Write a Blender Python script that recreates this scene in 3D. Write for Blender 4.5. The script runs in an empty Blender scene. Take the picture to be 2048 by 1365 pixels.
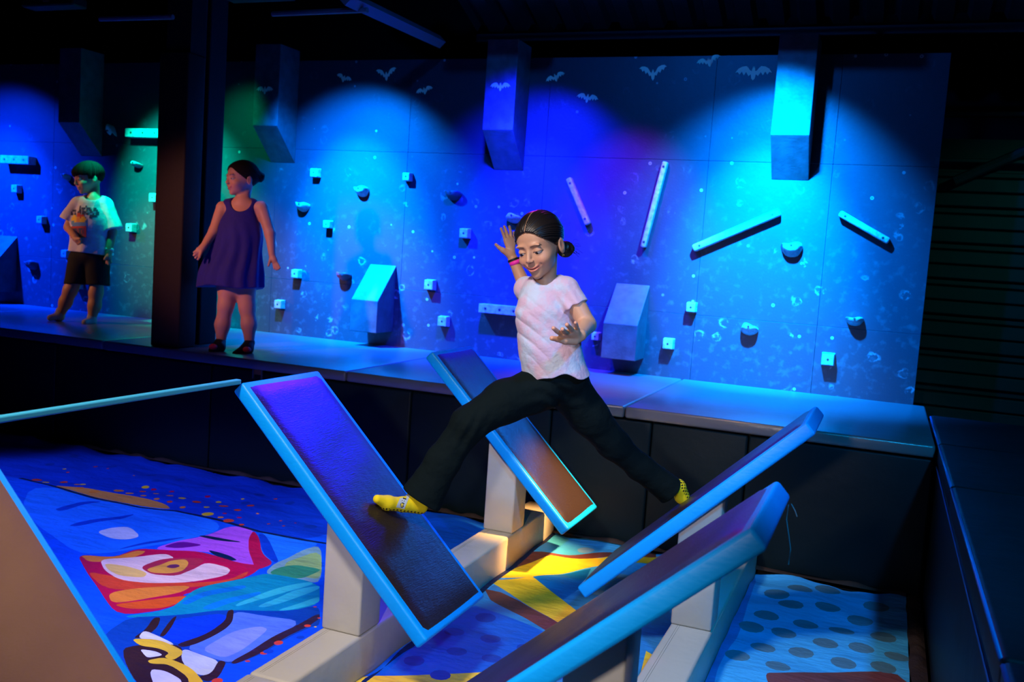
import bpy, bmesh, math, random, time
import numpy as np
from mathutils import Vector, Matrix
from mathutils.geometry import delaunay_2d_cdt
random.seed(7); np.random.seed(7)
scn = bpy.context.scene
COL = scn.collection
R_ = math.radians
# ------------------------------------------------------------------ camera
CAM = Vector((0.0, 0.0, 1.56))
RT = Vector((0.92632089, 0.3705132, 0.06818789))
UP = Vector((-0.09739721, 0.06068243, 0.99339389))
FW = Vector((-0.36392774, 0.92684282, -0.09229836))
F = 1893.27
cd = bpy.data.cameras.new('camera'); cam = bpy.data.objects.new('camera', cd); COL.objects.link(cam)
cam.matrix_world = Matrix(((RT.x, UP.x, -FW.x, 0), (RT.y, UP.y, -FW.y, 0), (RT.z, UP.z, -FW.z, CAM.z), (0, 0, 0, 1)))
cd.sensor_width = 36.0; cd.lens = F / 2048 * 36; cd.clip_start = 0.05; cd.clip_end = 60
cd.dof.use_dof = True; cd.dof.focus_distance = 3.6; cd.dof.aperture_fstop = 4.0
scn.camera = cam
# ------------------------------------------------------------------ world, exposure
vs = scn.view_settings
vs.view_transform = 'Standard'; vs.look = 'None'; vs.gamma = 1; vs.use_curve_mapping = False; vs.exposure = 0.0
w = bpy.data.worlds.new('world'); scn.world = w; w.use_nodes = True
w.node_tree.nodes['Background'].inputs[0].default_value = (0.10, 0.12, 0.2, 1)
w.node_tree.nodes['Background'].inputs[1].default_value = 0.012
# ------------------------------------------------------------------ lights
def aim(o, target):
    d = Vector(target) - o.location
    o.rotation_euler = d.to_track_quat('-Z', 'Y').to_euler()
def spot(name, loc, target, color, power, angle, blend=1.0, size=0.05):
    l = bpy.data.lights.new(name, 'SPOT'); l.energy = power; l.color = color
    l.spot_size = R_(angle); l.spot_blend = blend; l.shadow_soft_size = size
    o = bpy.data.objects.new(name, l); COL.objects.link(o); o.location = loc; aim(o, target); return o
def area(name, loc, target, color, power, sx, sy=None):
    l = bpy.data.lights.new(name, 'AREA'); l.energy = power; l.color = color
    l.shape = 'RECTANGLE'; l.size = sx; l.size_y = sy or sx
    o = bpy.data.objects.new(name, l); COL.objects.link(o); o.location = loc; aim(o, target); return o
#LIGHTS
# stage spots on the bar close to the climbing wall, pointing steeply down at it
LY, LZ = 5.45, 3.12
def wall_light(name, x, tx, color, power, z=1.5):
    spot(name, (x, LY, LZ), (tx, 6.57, z), color, power * 0.75, 80, 1.0)
    spot(name + '_core', (x, LY, LZ), (tx, 6.57, z + 0.12), (color[0], color[1] * 1.25, color[2]), power * 1.7, 46, 1.0)
wall_light('wall_spot_blue', -8.1, -7.7, (0.0, 0.035, 1.0), 2400)
spot('wall_spot_green', (-6.0, LY, LZ), (-5.72, 6.57, 1.75), (0.0, 1.0, 0.62), 1500, 56, 1.0)
spot('wall_spot_green_dim', (-5.25, LY, LZ), (-5.05, 6.57, 2.25), (0.0, 1.0, 0.40), 90, 46, 1.0)
wall_light('wall_spot_cyan', -4.15, -3.95, (0.0, 0.165, 1.0), 3700)
wall_light('wall_spot_indigo', -2.5, -2.5, (0.003, 0.010, 1.0), 2600)
spot('wall_spot_violet', (-1.8, LY, LZ), (-1.75, 6.57, 1.75), (0.2, 0.01, 1.0), 480, 46, 1.0)
wall_light('wall_spot_sky', -0.8, -0.82, (0.0, 0.20, 1.0), 4300)
spot('wall_fill', (-1.6, 3.4, 3.6), (-1.6, 6.57, 2.6), (0.0, 0.16, 1.0), 160, 110, 1.0)  # added broad blue fill, off the bar, lifts the wall top and bats
# court lights: steep white key, low flash beside the camera, coloured back lights over the wall
spot('court_key', (-1.7, 0.9, 3.6), (-1.5, 2.75, 0.5), (1.0, 0.86, 0.78), 500, 51, 0.35, 0.22)
spot('camera_flash', (-0.5, -0.4, 1.75), (-1.2, 3.0, 0.7), (1.0, 0.86, 0.80), 210, 42, 0.8, 0.07)
spot('back_blue', (-1.75, 6.2, 3.6), (-1.98, 3.0, 0.9), (0.0, 0.008, 1.0), 2300, 21, 0.8, 0.4)
spot('back_magenta', (-2.6, 6.2, 3.4), (-1.4, 3.3, 1.2), (0.9, 0.02, 0.7), 60, 40, 0.8, 0.1)
spot('court_blue_left', (-4.0, 0.9, 3.5), (-3.9, 2.8, 0.0), (0.25, 0.28, 1.0), 950, 50, 0.3, 0.1)
spot('court_blue_right', (1.0, 1.4, 3.3), (-0.2, 4.2, 0.2), (0.0, 0.38, 1.0), 420, 62, 0.8, 0.1)
spot('court_warm', (0.5, 4.5, 2.6), (-1.40, 4.55, 0.4), (1.0, 0.5, 0.15), 3300, 15, 0.9, 0.06)
spot('edge_amber_fill', (-1.2, 3.2, 3.3), (-0.9, 5.0, 0.74), (1.0, 0.5, 0.12), 110, 24, 0.9, 0.06)  # added spot that makes the orange glint along the deck lip
spot('deck_violet', (-1.9, 3.8, 3.5), (-1.75, 5.75, 0.77), (0.9, 0.3, 0.45), 400, 24, 0.9, 0.08)
spot('tunic_girl_fill', (-4.9, 1.8, 2.7), (-4.25, 5.3, 1.45), (1.0, 0.42, 0.30), 400, 22, 0.9, 0.08)  # added warm spot that brightens the girl in the tunic
spot('boy_fill', (-8.2, 3.6, 2.4), (-6.1, 5.8, 1.4), (1.0, 0.45, 0.25), 240, 26, 0.9, 0.08)  # added orange spot that brightens the boy from the left
spot('shutter_fill', (2.2, 4.6, 3.4), (0.9, 7.6, 1.2), (0.05, 0.8, 0.7), 60, 50, 1.0, 0.1)  # added lamp so that the slatted shutter shows
# ------------------------------------------------------------------ helpers
def pray(u, v):
    return RT * ((u - 1024) / F) - UP * ((v - 682.5) / F) + FW
def onY(u, v, Y): d = pray(u, v); return CAM + d * (Y / d.y)
def onZ(u, v, Z): d = pray(u, v); return CAM + d * ((Z - CAM.z) / d.z)
def onD(u, v, D): return CAM + pray(u, v) * D          # D = distance along the view axis
def tag(o, label=None, cat=None, group=None, kind=None):
    if label: o['label'] = label
    if cat: o['category'] = cat
    if group: o['group'] = group
    if kind: o['kind'] = kind
    return o
def empty(name, loc=(0, 0, 0), rz=0, **k):
    o = bpy.data.objects.new(name, None); COL.objects.link(o); o.location = loc; o.rotation_euler = (0, 0, rz)
    o.empty_display_size = 0.05
    return tag(o, **k)
def link(name, me, mat, parent=None, smooth=False, **k):
    o = bpy.data.objects.new(name, me); COL.objects.link(o)
    for m in (mat if isinstance(mat, (list, tuple)) else [mat]): me.materials.append(m)
    if parent is not None:
        o.parent = parent
        M = Matrix.LocRotScale(parent.location, parent.rotation_euler, None)
        p = parent.parent
        while p is not None:
            M = Matrix.LocRotScale(p.location, p.rotation_euler, None) @ M; p = p.parent
        me.transform(M.inverted())
    if smooth: me.polygons.foreach_set('use_smooth', [True] * len(me.polygons))
    return tag(o, **k)
def obj(name, bm, mat, parent=None, smooth=False, **k):
    me = bpy.data.meshes.new(name); bmesh.ops.recalc_face_normals(bm, faces=bm.faces[:]); bm.to_mesh(me); bm.free()
    return link(name, me, mat, parent, smooth, **k)
def prism(bm, bottom, top, mi=0):
    """closed solid between two equal loops"""
    a = [bm.verts.new(p) for p in bottom]; b = [bm.verts.new(p) for p in top]; n = len(a)
    fs = [bm.faces.new(a[::-1]), bm.faces.new(b)]
    for i in range(n): fs.append(bm.faces.new((a[i], a[(i + 1) % n], b[(i + 1) % n], b[i])))
    for f in fs: f.material_index = mi
    return a + b
def box(bm, x0, x1, y0, y1, z0, z1, mi=0):
    return prism(bm, [(x0, y0, z0), (x1, y0, z0), (x1, y1, z0), (x0, y1, z0)], [(x0, y0, z1), (x1, y0, z1), (x1, y1, z1), (x0, y1, z1)], mi)
def bev(bm, w, seg=2, verts=None):
    es = bm.edges[:] if verts is None else [e for e in bm.edges if e.verts[0] in verts and e.verts[1] in verts]
    bmesh.ops.bevel(bm, geom=es, offset=w, segments=seg, profile=0.5, affect='EDGES', clamp_overlap=True)
def rbox(x0, x1, y0, y1, z0, z1, r=0.01, seg=2):
    bm = bmesh.new(); box(bm, x0, x1, y0, y1, z0, z1); bev(bm, r, seg); return bm
def tube(bm, pts, r, n=8, cap=True):
    pts = [Vector(p) for p in pts]; rs = r if isinstance(r, (list, tuple)) else [r] * len(pts); rings = []
    up = Vector((0, 0, 1))
    for i, p in enumerate(pts):
        t = (pts[min(i + 1, len(pts) - 1)] - pts[max(i - 1, 0)]).normalized()
        s = t.cross(up)
        if s.length < 1e-3: s = t.cross(Vector((1, 0, 0)))
        s.normalize(); u = s.cross(t)
        rings.append([bm.verts.new(p + (s * math.cos(a) + u * math.sin(a)) * rs[i]) for a in [2 * math.pi * k / n for k in range(n)]])
    for a, b in zip(rings, rings[1:]):
        for k in range(n): bm.faces.new((a[k], a[(k + 1) % n], b[(k + 1) % n], b[k]))
    if cap: bm.faces.new(rings[0][::-1]); bm.faces.new(rings[-1])
# ------------------------------------------------------------------ materials
def mat(name, color, rough=0.6, spec=0.5, metal=0.0, bump=None, mottle=None, attr=None, sheen=0.0, trans=0.0, coat=0.0, sss=0.0):
    m = bpy.data.materials.new(name); m.use_nodes = True; nt = m.node_tree; N = nt.nodes; L = nt.links
    b = N['Principled BSDF']; b.inputs['Roughness'].default_value = rough; b.inputs['Metallic'].default_value = metal
    b.inputs['Specular IOR Level'].default_value = spec; b.inputs['Sheen Weight'].default_value = sheen
    b.inputs['Coat Weight'].default_value = coat
    if sss: b.inputs['Subsurface Weight'].default_value = sss; b.inputs['Subsurface Radius'].default_value = (0.012, 0.005, 0.003)
    b.inputs['Base Color'].default_value = (*color, 1)
    tc = N.new('ShaderNodeTexCoord'); out = None
    if attr:
        a = N.new('ShaderNodeAttribute'); a.attribute_name = attr; out = a.outputs['Color']
    if mottle:                                     # (scale, colour2, amount, low, high, stretch)
        sc, c2, lo, hi = mottle[:4]
        mp = N.new('ShaderNodeMapping'); mp.inputs['Scale'].default_value = mottle[4] if len(mottle) > 4 else (1, 1, 1)
        L.new(tc.outputs['Object'], mp.inputs[0])
        n = N.new('ShaderNodeTexNoise'); n.inputs['Scale'].default_value = sc; n.inputs['Detail'].default_value = 6
        L.new(mp.outputs[0], n.inputs[0])
        r = N.new('ShaderNodeMapRange'); r.inputs[1].default_value = lo; r.inputs[2].default_value = hi; L.new(n.outputs[0], r.inputs[0])
        mx = N.new('ShaderNodeMix'); mx.data_type = 'RGBA'; L.new(r.outputs[0], mx.inputs[0])
        mx.inputs[6].default_value = (*color, 1); mx.inputs[7].default_value = (*c2, 1)
        if out: L.new(out, mx.inputs[6])
        out = mx.outputs[2]
    if out: L.new(out, b.inputs['Base Color'])
    if bump:                                       # list of (scale, strength, stretch)
        prev = None
        for sc, st, stretch in bump:
            mp = N.new('ShaderNodeMapping'); mp.inputs['Scale'].default_value = stretch; L.new(tc.outputs['Object'], mp.inputs[0])
            n = N.new('ShaderNodeTexNoise'); n.inputs['Scale'].default_value = sc; n.inputs['Detail'].default_value = 4; L.new(mp.outputs[0], n.inputs[0])
            bp = N.new('ShaderNodeBump'); bp.inputs['Strength'].default_value = st; bp.inputs['Distance'].default_value = 0.02
            L.new(n.outputs[0], bp.inputs['Height'])
            if prev: L.new(prev.outputs[0], bp.inputs['Normal'])
            prev = bp
        L.new(prev.outputs[0], b.inputs['Normal'])
    return m
M = {}
M['black_vinyl'] = mat('black_vinyl', (0.004, 0.011, 0.014), 0.5, 0.15, bump=[(6, 0.25, (1, 1, 1)), (300, 0.05, (1, 1, 1))])
M['deck_vinyl'] = mat('deck_vinyl', (0.13, 0.13, 0.14), 0.3, 0.8, bump=[(4, 0.25, (1, 1, 1)), (40, 0.06, (1, 4, 1))])
M['dark_paint'] = mat('dark_paint', (0.01, 0.01, 0.011), 0.8, 0.2)
M['steel_dark'] = mat('steel_dark', (0.04, 0.045, 0.05), 0.5, 0.5)
M['pale_steel'] = mat('pale_steel', (0.09, 0.10, 0.11), 0.5, 0.5)
M['brown_wrap'] = mat('brown_wrap', (0.016, 0.008, 0.006), 0.7, 0.2, bump=[(30, 0.1, (1, 1, 1))])
M['beige_vinyl'] = mat('beige_vinyl', (0.47, 0.45, 0.40), 0.45, 0.4, bump=[(5, 0.5, (1, 1, 1)), (400, 0.03, (1, 1, 1))])
M['cyan_vinyl'] = mat('cyan_vinyl', (0.0, 0.33, 0.95), 0.42, 0.3, bump=[(7, 0.22, (1, 1, 1)), (30, 0.05, (1, 1, 3))])
M['pad_top'] = mat('pad_top', (0.017, 0.010, 0.011), 0.36, 0.7, bump=[(7, 0.2, (1, 1, 1)), (40, 0.12, (6, 1, 6))])
M['pad_canvas'] = mat('pad_canvas', (0.19, 0.10, 0.05), 0.6, 0.25, bump=[(3, 0.8, (1, 1, 1)), (700, 0.22, (1, 0.15, 1))])
M['stitch'] = mat('stitch', (0.3, 0.28, 0.22), 0.8, 0.2)
M['skirt'] = mat('skirt', (0.035, 0.022, 0.018), 0.7, 0.2, bump=[(20, 0.6, (1, 1, 0.3))])
M['strap'] = mat('strap', (0.05, 0.45, 0.6), 0.5, 0.4)
M['piping'] = mat('piping', (0.03, 0.16, 0.5), 0.35, 0.5)
M['mat_print'] = mat('mat_print', (0, 0, 0), 0.55, 0.3, attr='col', bump=[(2.2, 1.0, (1.2, 3, 1)), (6, 0.8, (1, 1.7, 1)), (18, 0.12, (1, 2, 1))])
M['hold_white'] = mat('hold_white', (0.42, 0.43, 0.45), 0.5, 0.4, mottle=(40, (0.25, 0.25, 0.27), 0.4, 0.7), bump=[(60, 0.15, (1, 1, 1))])
M['hold_dark'] = mat('hold_dark', (0.05, 0.05, 0.06), 0.5, 0.4)
M['hold_red'] = mat('hold_red', (0.55, 0.04, 0.06), 0.5, 0.4)
M['bolt'] = mat('bolt', (0.03, 0.03, 0.03), 0.4, 0.5)
M['box_ply'] = mat('box_ply', (0.085, 0.09, 0.1), 0.5, 0.4, mottle=(14, (0.05, 0.052, 0.058), 0.35, 0.7), bump=[(60, 0.1, (1, 1, 1))])
M['bat_film'] = mat('bat_film', (0.75, 0.85, 0.55), 0.5, 0.3)
M['orange_print'] = mat('orange_print', (0.3, 0.12, 0.05), 0.7, 0.2)
M['thread'] = mat('thread', (0.3, 0.35, 0.38), 0.8, 0.2)
M['slat'] = mat('slat', (0.03, 0.04, 0.045), 0.5, 0.4, bump=[(5, 0.3, (1, 1, 1))])
def wall_material():
    """black painted plywood: T-nut dots on a loose grid, ghost marks of removed holds, chalk scuffs"""
    m = mat('climbing_ply', (0.027, 0.035, 0.048), 0.42, 0.5, bump=[(3, 0.15, (1, 1, 1)), (70, 0.06, (1, 1, 1))]); nt = m.node_tree; N = nt.nodes; L = nt.links
    b = N['Principled BSDF']; tc = N.new('ShaderNodeTexCoord')
    def math_(op, a, c=None):
        n = N.new('ShaderNodeMath'); n.operation = op
        for i, x in enumerate((a, c)):
            if x is None: continue
            if isinstance(x, (int, float)): n.inputs[i].default_value = x
            else: L.new(x, n.inputs[i])
        return n.outputs[0]
    def vor(scale, rnd, sx=1.0, sz=1.0, feature='F1'):
        mp = N.new('ShaderNodeMapping'); mp.inputs['Scale'].default_value = (sx, 0, sz); L.new(tc.outputs['Object'], mp.inputs[0])
        v = N.new('ShaderNodeTexVoronoi'); v.inputs['Scale'].default_value = scale; v.inputs['Randomness'].default_value = rnd; L.new(mp.outputs[0], v.inputs['Vector']); return v
    def noise(scale, det=5):
        n = N.new('ShaderNodeTexNoise'); n.inputs['Scale'].default_value = scale; n.inputs['Detail'].default_value = det; L.new(tc.outputs['Object'], n.inputs[0]); return n.outputs[0]
    def ramp(x, lo, hi, a=0.0, c=1.0):
        n = N.new('ShaderNodeMapRange'); n.inputs[1].default_value = lo; n.inputs[2].default_value = hi; n.inputs[3].default_value = a; n.inputs[4].default_value = c; L.new(x, n.inputs[0]); return n.outputs[0]
    sep = N.new('ShaderNodeSeparateXYZ'); L.new(tc.outputs['Object'], sep.inputs[0])
    v = vor(5.4, 0.28); d = v.outputs['Distance']
    ring = math_('SUBTRACT', ramp(d, 0.070, 0.052), ramp(d, 0.030, 0.018))          # T-nut rings
    wn = N.new('ShaderNodeSeparateColor'); L.new(v.outputs['Color'], wn.inputs[0])
    ring = math_('MULTIPLY', ring, ramp(wn.outputs[0], 0.1, 0.45))
    v2 = vor(7.0, 1.0); d2 = v2.outputs['Distance']; wn2 = N.new('ShaderNodeSeparateColor'); L.new(v2.outputs['Color'], wn2.inputs[0])
    dn = math_('ADD', d2, math_('MULTIPLY', noise(17, 4), 0.6))
    ghost = math_('SUBTRACT', ramp(dn, 0.58, 0.54), ramp(dn, 0.51, 0.45))            # outlines left by removed holds
    ghost = math_('MULTIPLY', ghost, math_('MULTIPLY', ramp(wn2.outputs[1], 0.55, 0.8), ramp(noise(34), 0.42, 0.6)))
    low = ramp(sep.outputs[2], 2.35, 1.2, 0.12, 1.0)
    v3 = vor(4.2, 1.0); d3 = v3.outputs['Distance']; wn3 = N.new('ShaderNodeSeparateColor'); L.new(v3.outputs['Color'], wn3.inputs[0])
    blot = math_('MULTIPLY', ramp(math_('ADD', d3, math_('MULTIPLY', noise(40, 2), 0.35)), 0.27, 0.22), ramp(wn3.outputs[2], 0.72, 0.78))
    scuff = math_('MULTIPLY', ramp(noise(22, 10), 0.55, 0.75), 0.10)
    tot = math_('ADD', math_('MULTIPLY', math_('ADD', math_('MULTIPLY', ghost, 0.45), math_('MULTIPLY', blot, 0.5)), low), math_('ADD', math_('MULTIPLY', ring, 0.8), math_('MULTIPLY', scuff, low)))
    mx = N.new('ShaderNodeMix'); mx.data_type = 'RGBA'; L.new(tot, mx.inputs[0]); mx.clamp_factor = True
    mx.inputs[6].default_value = (0.027, 0.035, 0.048, 1); mx.inputs[7].default_value = (0.42, 0.44, 0.46, 1)
    L.new(mx.outputs[2], b.inputs['Base Color'])
    return m
M['climb'] = wall_material()
# ------------------------------------------------------------------ setting
YW, YP, H, XR, ZT = 6.574, 5.032, 0.767, 0.30, 2.985
def struct(name, bm, m, **k): return obj(name, bm, m, kind='structure', **k)
bm = bmesh.new(); box(bm, -12, 6, -2.5, 9.2, -0.25, -0.06); struct('floor', bm, M['dark_paint'], label='black concrete floor beneath the soft play court')
bm = bmesh.new(); box(bm, -12, 6, -2.5, 9.2, 4.3, 4.5); struct('ceiling', bm, M['dark_paint'], label='black painted ceiling above the hall')
bm = bmesh.new(); box(bm, -12, 6, 8.9, 9.1, -0.06, 4.3); struct('wall_rear', bm, M['dark_paint'], label='black rear wall of the hall behind the climbing wall')
bm = bmesh.new(); box(bm, -12.2, -12, -2.5, 9.1, -0.06, 4.3); struct('wall_left', bm, M['dark_paint'], label='black left wall of the hall')
bm = bmesh.new(); box(bm, 5.0, 5.2, -2.5, 9.1, -0.06, 4.3); struct('wall_right', bm, M['dark_paint'], label='black right wall of the hall')
bm = bmesh.new(); box(bm, -12, 5, -2.7, -2.5, -0.06, 4.3); struct('wall_front', bm, M['dark_paint'], label='black wall behind the photographer')
# climbing wall: ply panels with joints
bm = bmesh.new()
xs = [-9.6, -8.4, -7.2, -5.98, -4.76, -3.55, -2.42, -1.23, -0.42, 0.215]
zs = [H - 0.02, 1.22, 2.28, ZT]
for i in range(len(xs) - 1):
    for j in range(len(zs) - 1):
        vs_ = box(bm, xs[i] + 0.0008, xs[i + 1] - 0.0008, YW, YW + 0.05, zs[j] + 0.0008, zs[j + 1] - 0.0008)
bev(bm, 0.0010, 1)
struct('wall_back', bm, M['climb'], label='black plywood climbing wall with bolt holes and chalk marks lit by coloured spots')
bm = bmesh.new(); box(bm, -9.6, 0.215, YW + 0.052, YW + 0.12, -0.06, ZT - 0.01); struct('trim_2', bm, M['dark_paint'], label='dark backing frame of the climbing wall')
# slatted shutter to the right of the climbing wall
sh = empty('roller_shutter', (1.6, 7.6, H), label='dark teal slatted roller shutter right of the climbing wall', cat='shutter')
bm = bmesh.new(); box(bm, 0.0, 4.9, 7.62, 7.66, 0.0, 2.6); obj('backing', bm, M['steel_dark'], sh)
z = 0.55
while z < 2.25:
    for hh, dd in ((0.105, 0.02), (0.105, 0.02), (0.05, -0.01)):
        bm = rbox(0.02, 4.88, 7.58 - dd, 7.62, z + 0.006, z + hh - 0.006, 0.006, 1)
        obj('slat', bm, M['slat'], sh); z += hh
for (zz, h_) in ((2.42, 0.03), (2.75, 0.03)):
    obj('rail', rbox(0.02, 4.88, 7.5, 7.62, zz, zz + h_, 0.006, 1), M['steel_dark'], sh)
bm = bmesh.new(); tube(bm, [(0.35, 7.45, 2.28), (1.25, 7.45, 2.75)], 0.035, 8); obj('brace', bm, M['steel_dark'], sh)

# ------------------------------------------------------------------ platform
pl = empty('padded_platform', (-4, 5.8, 0), label='raised black padded platform running below the climbing wall', cat='platform')
bm = bmesh.new(); box(bm, -9.6, XR - .012, YP + 0.06, YW, -0.05, H - 0.07); obj('core', bm, M['dark_paint'], pl)
tops = [-9.6, -7.0, -5.0, -3.05, -1.28, XR - .012]
for a, b in zip(tops, tops[1:]):
    obj('deck_mat', rbox(a + 0.003, b - 0.003, YP - 0.02, YW - 0.004, H - 0.065, H, 0.014, 3), M['deck_vinyl'], pl, True)
fp = [-9.6, -8.3, -6.8, -5.45] + [onY(u, 800, YP).x for u in (420, 822, 1010, 1105, 1308, 1504)] + [XR - .012]
for a, b in zip(fp, fp[1:]):
    obj('front_pad', rbox(a + 0.003, b - 0.003, YP, YP + 0.06, 0.0, H - 0.075, 0.012, 3), M['black_vinyl'], pl, True)
# right hand pit wall and its deck
rp = empty('padded_side_deck', (0.6, 3, 0), label='black padded deck along the right edge of the trampoline court', cat='platform')
obj('side_pad', rbox(XR, XR + 0.05, -1.0, YP - 0.03, 0.0, H - 0.1, 0.012, 3), M['black_vinyl'], rp, True)
for a, b in ((-1.0, 2.2), (2.2, 4.0), (4.0, YP - 0.01), (YP - 0.01, YW - 0.5)):
    obj('top_pad', rbox(XR - 0.004, XR + 1.2, a + 0.003, b - 0.003, H - 0.09, H + 0.012, 0.016, 3), M['black_vinyl'], rp, True)
    bm = bmesh.new(); tube(bm, [(XR - 0.002, a + .02, H + 0.002), (XR - 0.004, (a + b) / 2, H + 0.006), (XR - 0.002, b - .02, H + 0.002)], 0.006, 6); obj('piping', bm, M['piping'], rp, True)
bm = bmesh.new(); tube(bm, [(XR - 0.004, -1, H - 0.1), (XR - 0.006, 2, H - 0.094), (XR - 0.004, YP - 0.04, H - 0.1)], 0.0035, 6); obj('piping', bm, M['piping'], rp, True)
obj('deck_board', rbox(XR + 1.2, 4.9, -1.0, YW, H - 0.1, H, 0.01, 1), M['dark_paint'], rp)
bm = bmesh.new(); box(bm, XR + 0.06, 4.9, -1.0, YW, -0.05, H - 0.11); obj('core', bm, M['dark_paint'], rp)
# orange patch on the platform front
c = onY(516, 743, YP - 0.006)
bm = rbox(c.x - 0.03, c.x + 0.03, YP - 0.012, YP - 0.001, c.z - 0.022, c.z + 0.022, 0.003, 1)
t_ = obj('fabric_tag', bm, M['orange_print'], label='small orange brown tag on the platform front below the girl in the tunic', cat='tag')
for s in (-1, 1):
    bm = bmesh.new(); box(bm, c.x + s * 0.033 - 0.004, c.x + s * 0.033 + 0.004, YP - 0.014, YP - 0.001, c.z - 0.05, c.z + 0.022); obj('edge_tape', bm, M['pale_steel'], t_)

# columns between the two rooms
ca = onY(323, 105, YP + .05); cb = onY(392, 110, YP + .05)
col = empty('padded_column', (-4.5, 5.2, H), label='dark brown padded column standing on the platform edge left of the girl in the tunic', cat='column')
obj('padding', rbox(-4.63, -4.39, YP + .03, YP + .2, H, ca.z, 0.012, 3), M['brown_wrap'], col, True)
bm = bmesh.new(); box(bm, -4.60, -4.40, YP + .06, YP + .2, ca.z - .02, 4.3); obj('post', bm, M['brown_wrap'], col)
col2 = empty('steel_column', (-4.45, 5.45, H), label='black steel column standing just behind the padded column', cat='column')
obj('shaft', rbox(-4.62, -4.46, YP + .32, YP + .5, H, 4.3, 0.01, 2), M['dark_paint'], col2)
bm = bmesh.new(); tube(bm, [(-4.49, YP + .305, H + .02), (-4.49, YP + .305, 4.3)], 0.008, 6); obj('conduit', bm, M['steel_dark'], col2)

# ceiling members and light bars
LZ2 = LZ + 0.06
tr = empty('lighting_bar', (-4, LY, LZ2), label='black lighting bar with lamp housings above the platform edge', cat='lighting bar')
bm = bmesh.new(); tube(bm, [(-9.5, LY, LZ2 + .2), (1.2, LY, LZ2 + .2)], 0.02, 8); obj('bar', bm, M['steel_dark'], tr)
for x in (-8.1, -6.0, -4.15, -2.4, -0.8):
    h_ = obj('lamp_housing', rbox(x - 0.26, x + 0.26, LY - .07, LY + .07, LZ2 - .03, LZ2 + .04, 0.01, 1), M['brown_wrap'], tr)
    bm = bmesh.new(); box(bm, x - 0.012, x + 0.012, LY - .02, LY + .02, LZ2 + .04, LZ2 + .19); obj('hanger', bm, M['steel_dark'], h_)
    obj('badge', rbox(x - 0.03, x + 0.03, LY - .075, LY - .07, LZ2 - .005, LZ2 + .015, 0.002, 1), M['orange_print'], h_)
bm = bmesh.new(); a = onY(690, -6, 4.6); b = onY(880, 84, 6.3); tube(bm, [a, b], 0.045, 4)
obj('roof_brace', bm, M['pale_steel'], label='pale diagonal roof brace at the top centre', cat='beam')
for (u0, v0, u1, v1, Y, r, nm) in ((200, 38, 346, 34, 4.7, 0.016, 'pale pipe under the ceiling at the top left'), (545, 28, 735, 20, 4.8, 0.016, 'pale pipe under the ceiling left of the diagonal brace')):
    bm = bmesh.new(); tube(bm, [onY(u0, v0, Y), onY(u1, v1, Y)], r, 8); obj('ceiling_pipe', bm, M['pale_steel'], label=nm, cat='pipe')
# corrugated canopy edge over the climbing wall
ZR = onY(1400, 68, 6.95).z
cn = empty('corrugated_canopy', (-1, 7.2, 3.3), label='dark corrugated canopy sheet above the right half of the climbing wall', cat='canopy')
bm = bmesh.new()
A = []; B = []
n = 240
for i in range(n + 1):
    x = -3.2 + 6.4 * i / n; ph = (i % 8) / 8; dz = 0.05 if 0.1 < ph < 0.5 else 0.0
    A.append(bm.verts.new((x, 6.95, ZR + .05 + dz))); B.append(bm.verts.new((x, 5.9, ZR + .45 + dz)))
for i in range(n): bm.faces.new((A[i], A[i + 1], B[i + 1], B[i]))
bmesh.ops.solidify(bm, geom=bm.faces[:], thickness=0.004)
obj('sheet', bm, M['steel_dark'], cn)
obj('edge_rail', rbox(-3.2, 3.2, 6.93, 6.97, ZR - .03, ZR + .03, 0.004, 1), M['steel_dark'], cn)

# ------------------------------------------------------------------ volumes on the wall
def upper_volume(x0, x1, label):
    y1 = YW; d = 0.262
    z0, zf, zt = 2.168, 2.428, 3.06
    o = empty('wall_box', ((x0 + x1) / 2, YW, z0), label=label, cat='climbing volume', group='tall box volumes at the top of the climbing wall')
    bm = bmesh.new()
    pr = [(y1 - .001, z0), (y1 - d, zf), (y1 - d, zt), (y1 - .001, zt)]
    prism(bm, [(x0, y, z) for y, z in pr], [(x1, y, z) for y, z in pr]); bev(bm, 0.004, 2)
    obj('shell', bm, M['box_ply'], o)
    return o
V1 = upper_volume(-6.87, -6.625, 'tall dark box volume above the boy, in the blue and green light')
V2 = upper_volume(-4.815, -4.58, 'tall box volume above the girl in the tunic, bat sticker on its face')
V3 = upper_volume(-2.819, -2.583, 'tall indigo lit box volume at the centre of the wall with a bat sticker')
V4 = upper_volume(-0.801, -0.562, 'tall bright sky blue box volume at the right of the wall')
def lower_volume(x0, x1, label, zb=0.88):
    d = 0.262; o = empty('wedge_volume', ((x0 + x1) / 2, YW, zb), label=label, cat='climbing volume', group='sloping topped wedge volumes low on the wall')
    bm = bmesh.new(); pr = [(YW - .001, zb), (YW - d, zb), (YW - d, 1.125), (YW - .001, 1.4)]
    prism(bm, [(x0, y, z) for y, z in pr], [(x1, y, z) for y, z in pr]); bev(bm, 0.004, 2)
    obj('shell', bm, M['box_ply'], o)
lower_volume(-3.828, -3.595, 'wedge volume with a bright cyan sloping top, left of the centre')
lower_volume(-1.811, -1.567, 'wedge volume with a dim blue sloping top, right of the jumping girl')
xl = onX = None
a = onY(35, 473, YW)
lower_volume(a.x - 0.245, a.x, 'wedge volume cut by the left edge of the picture')

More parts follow.
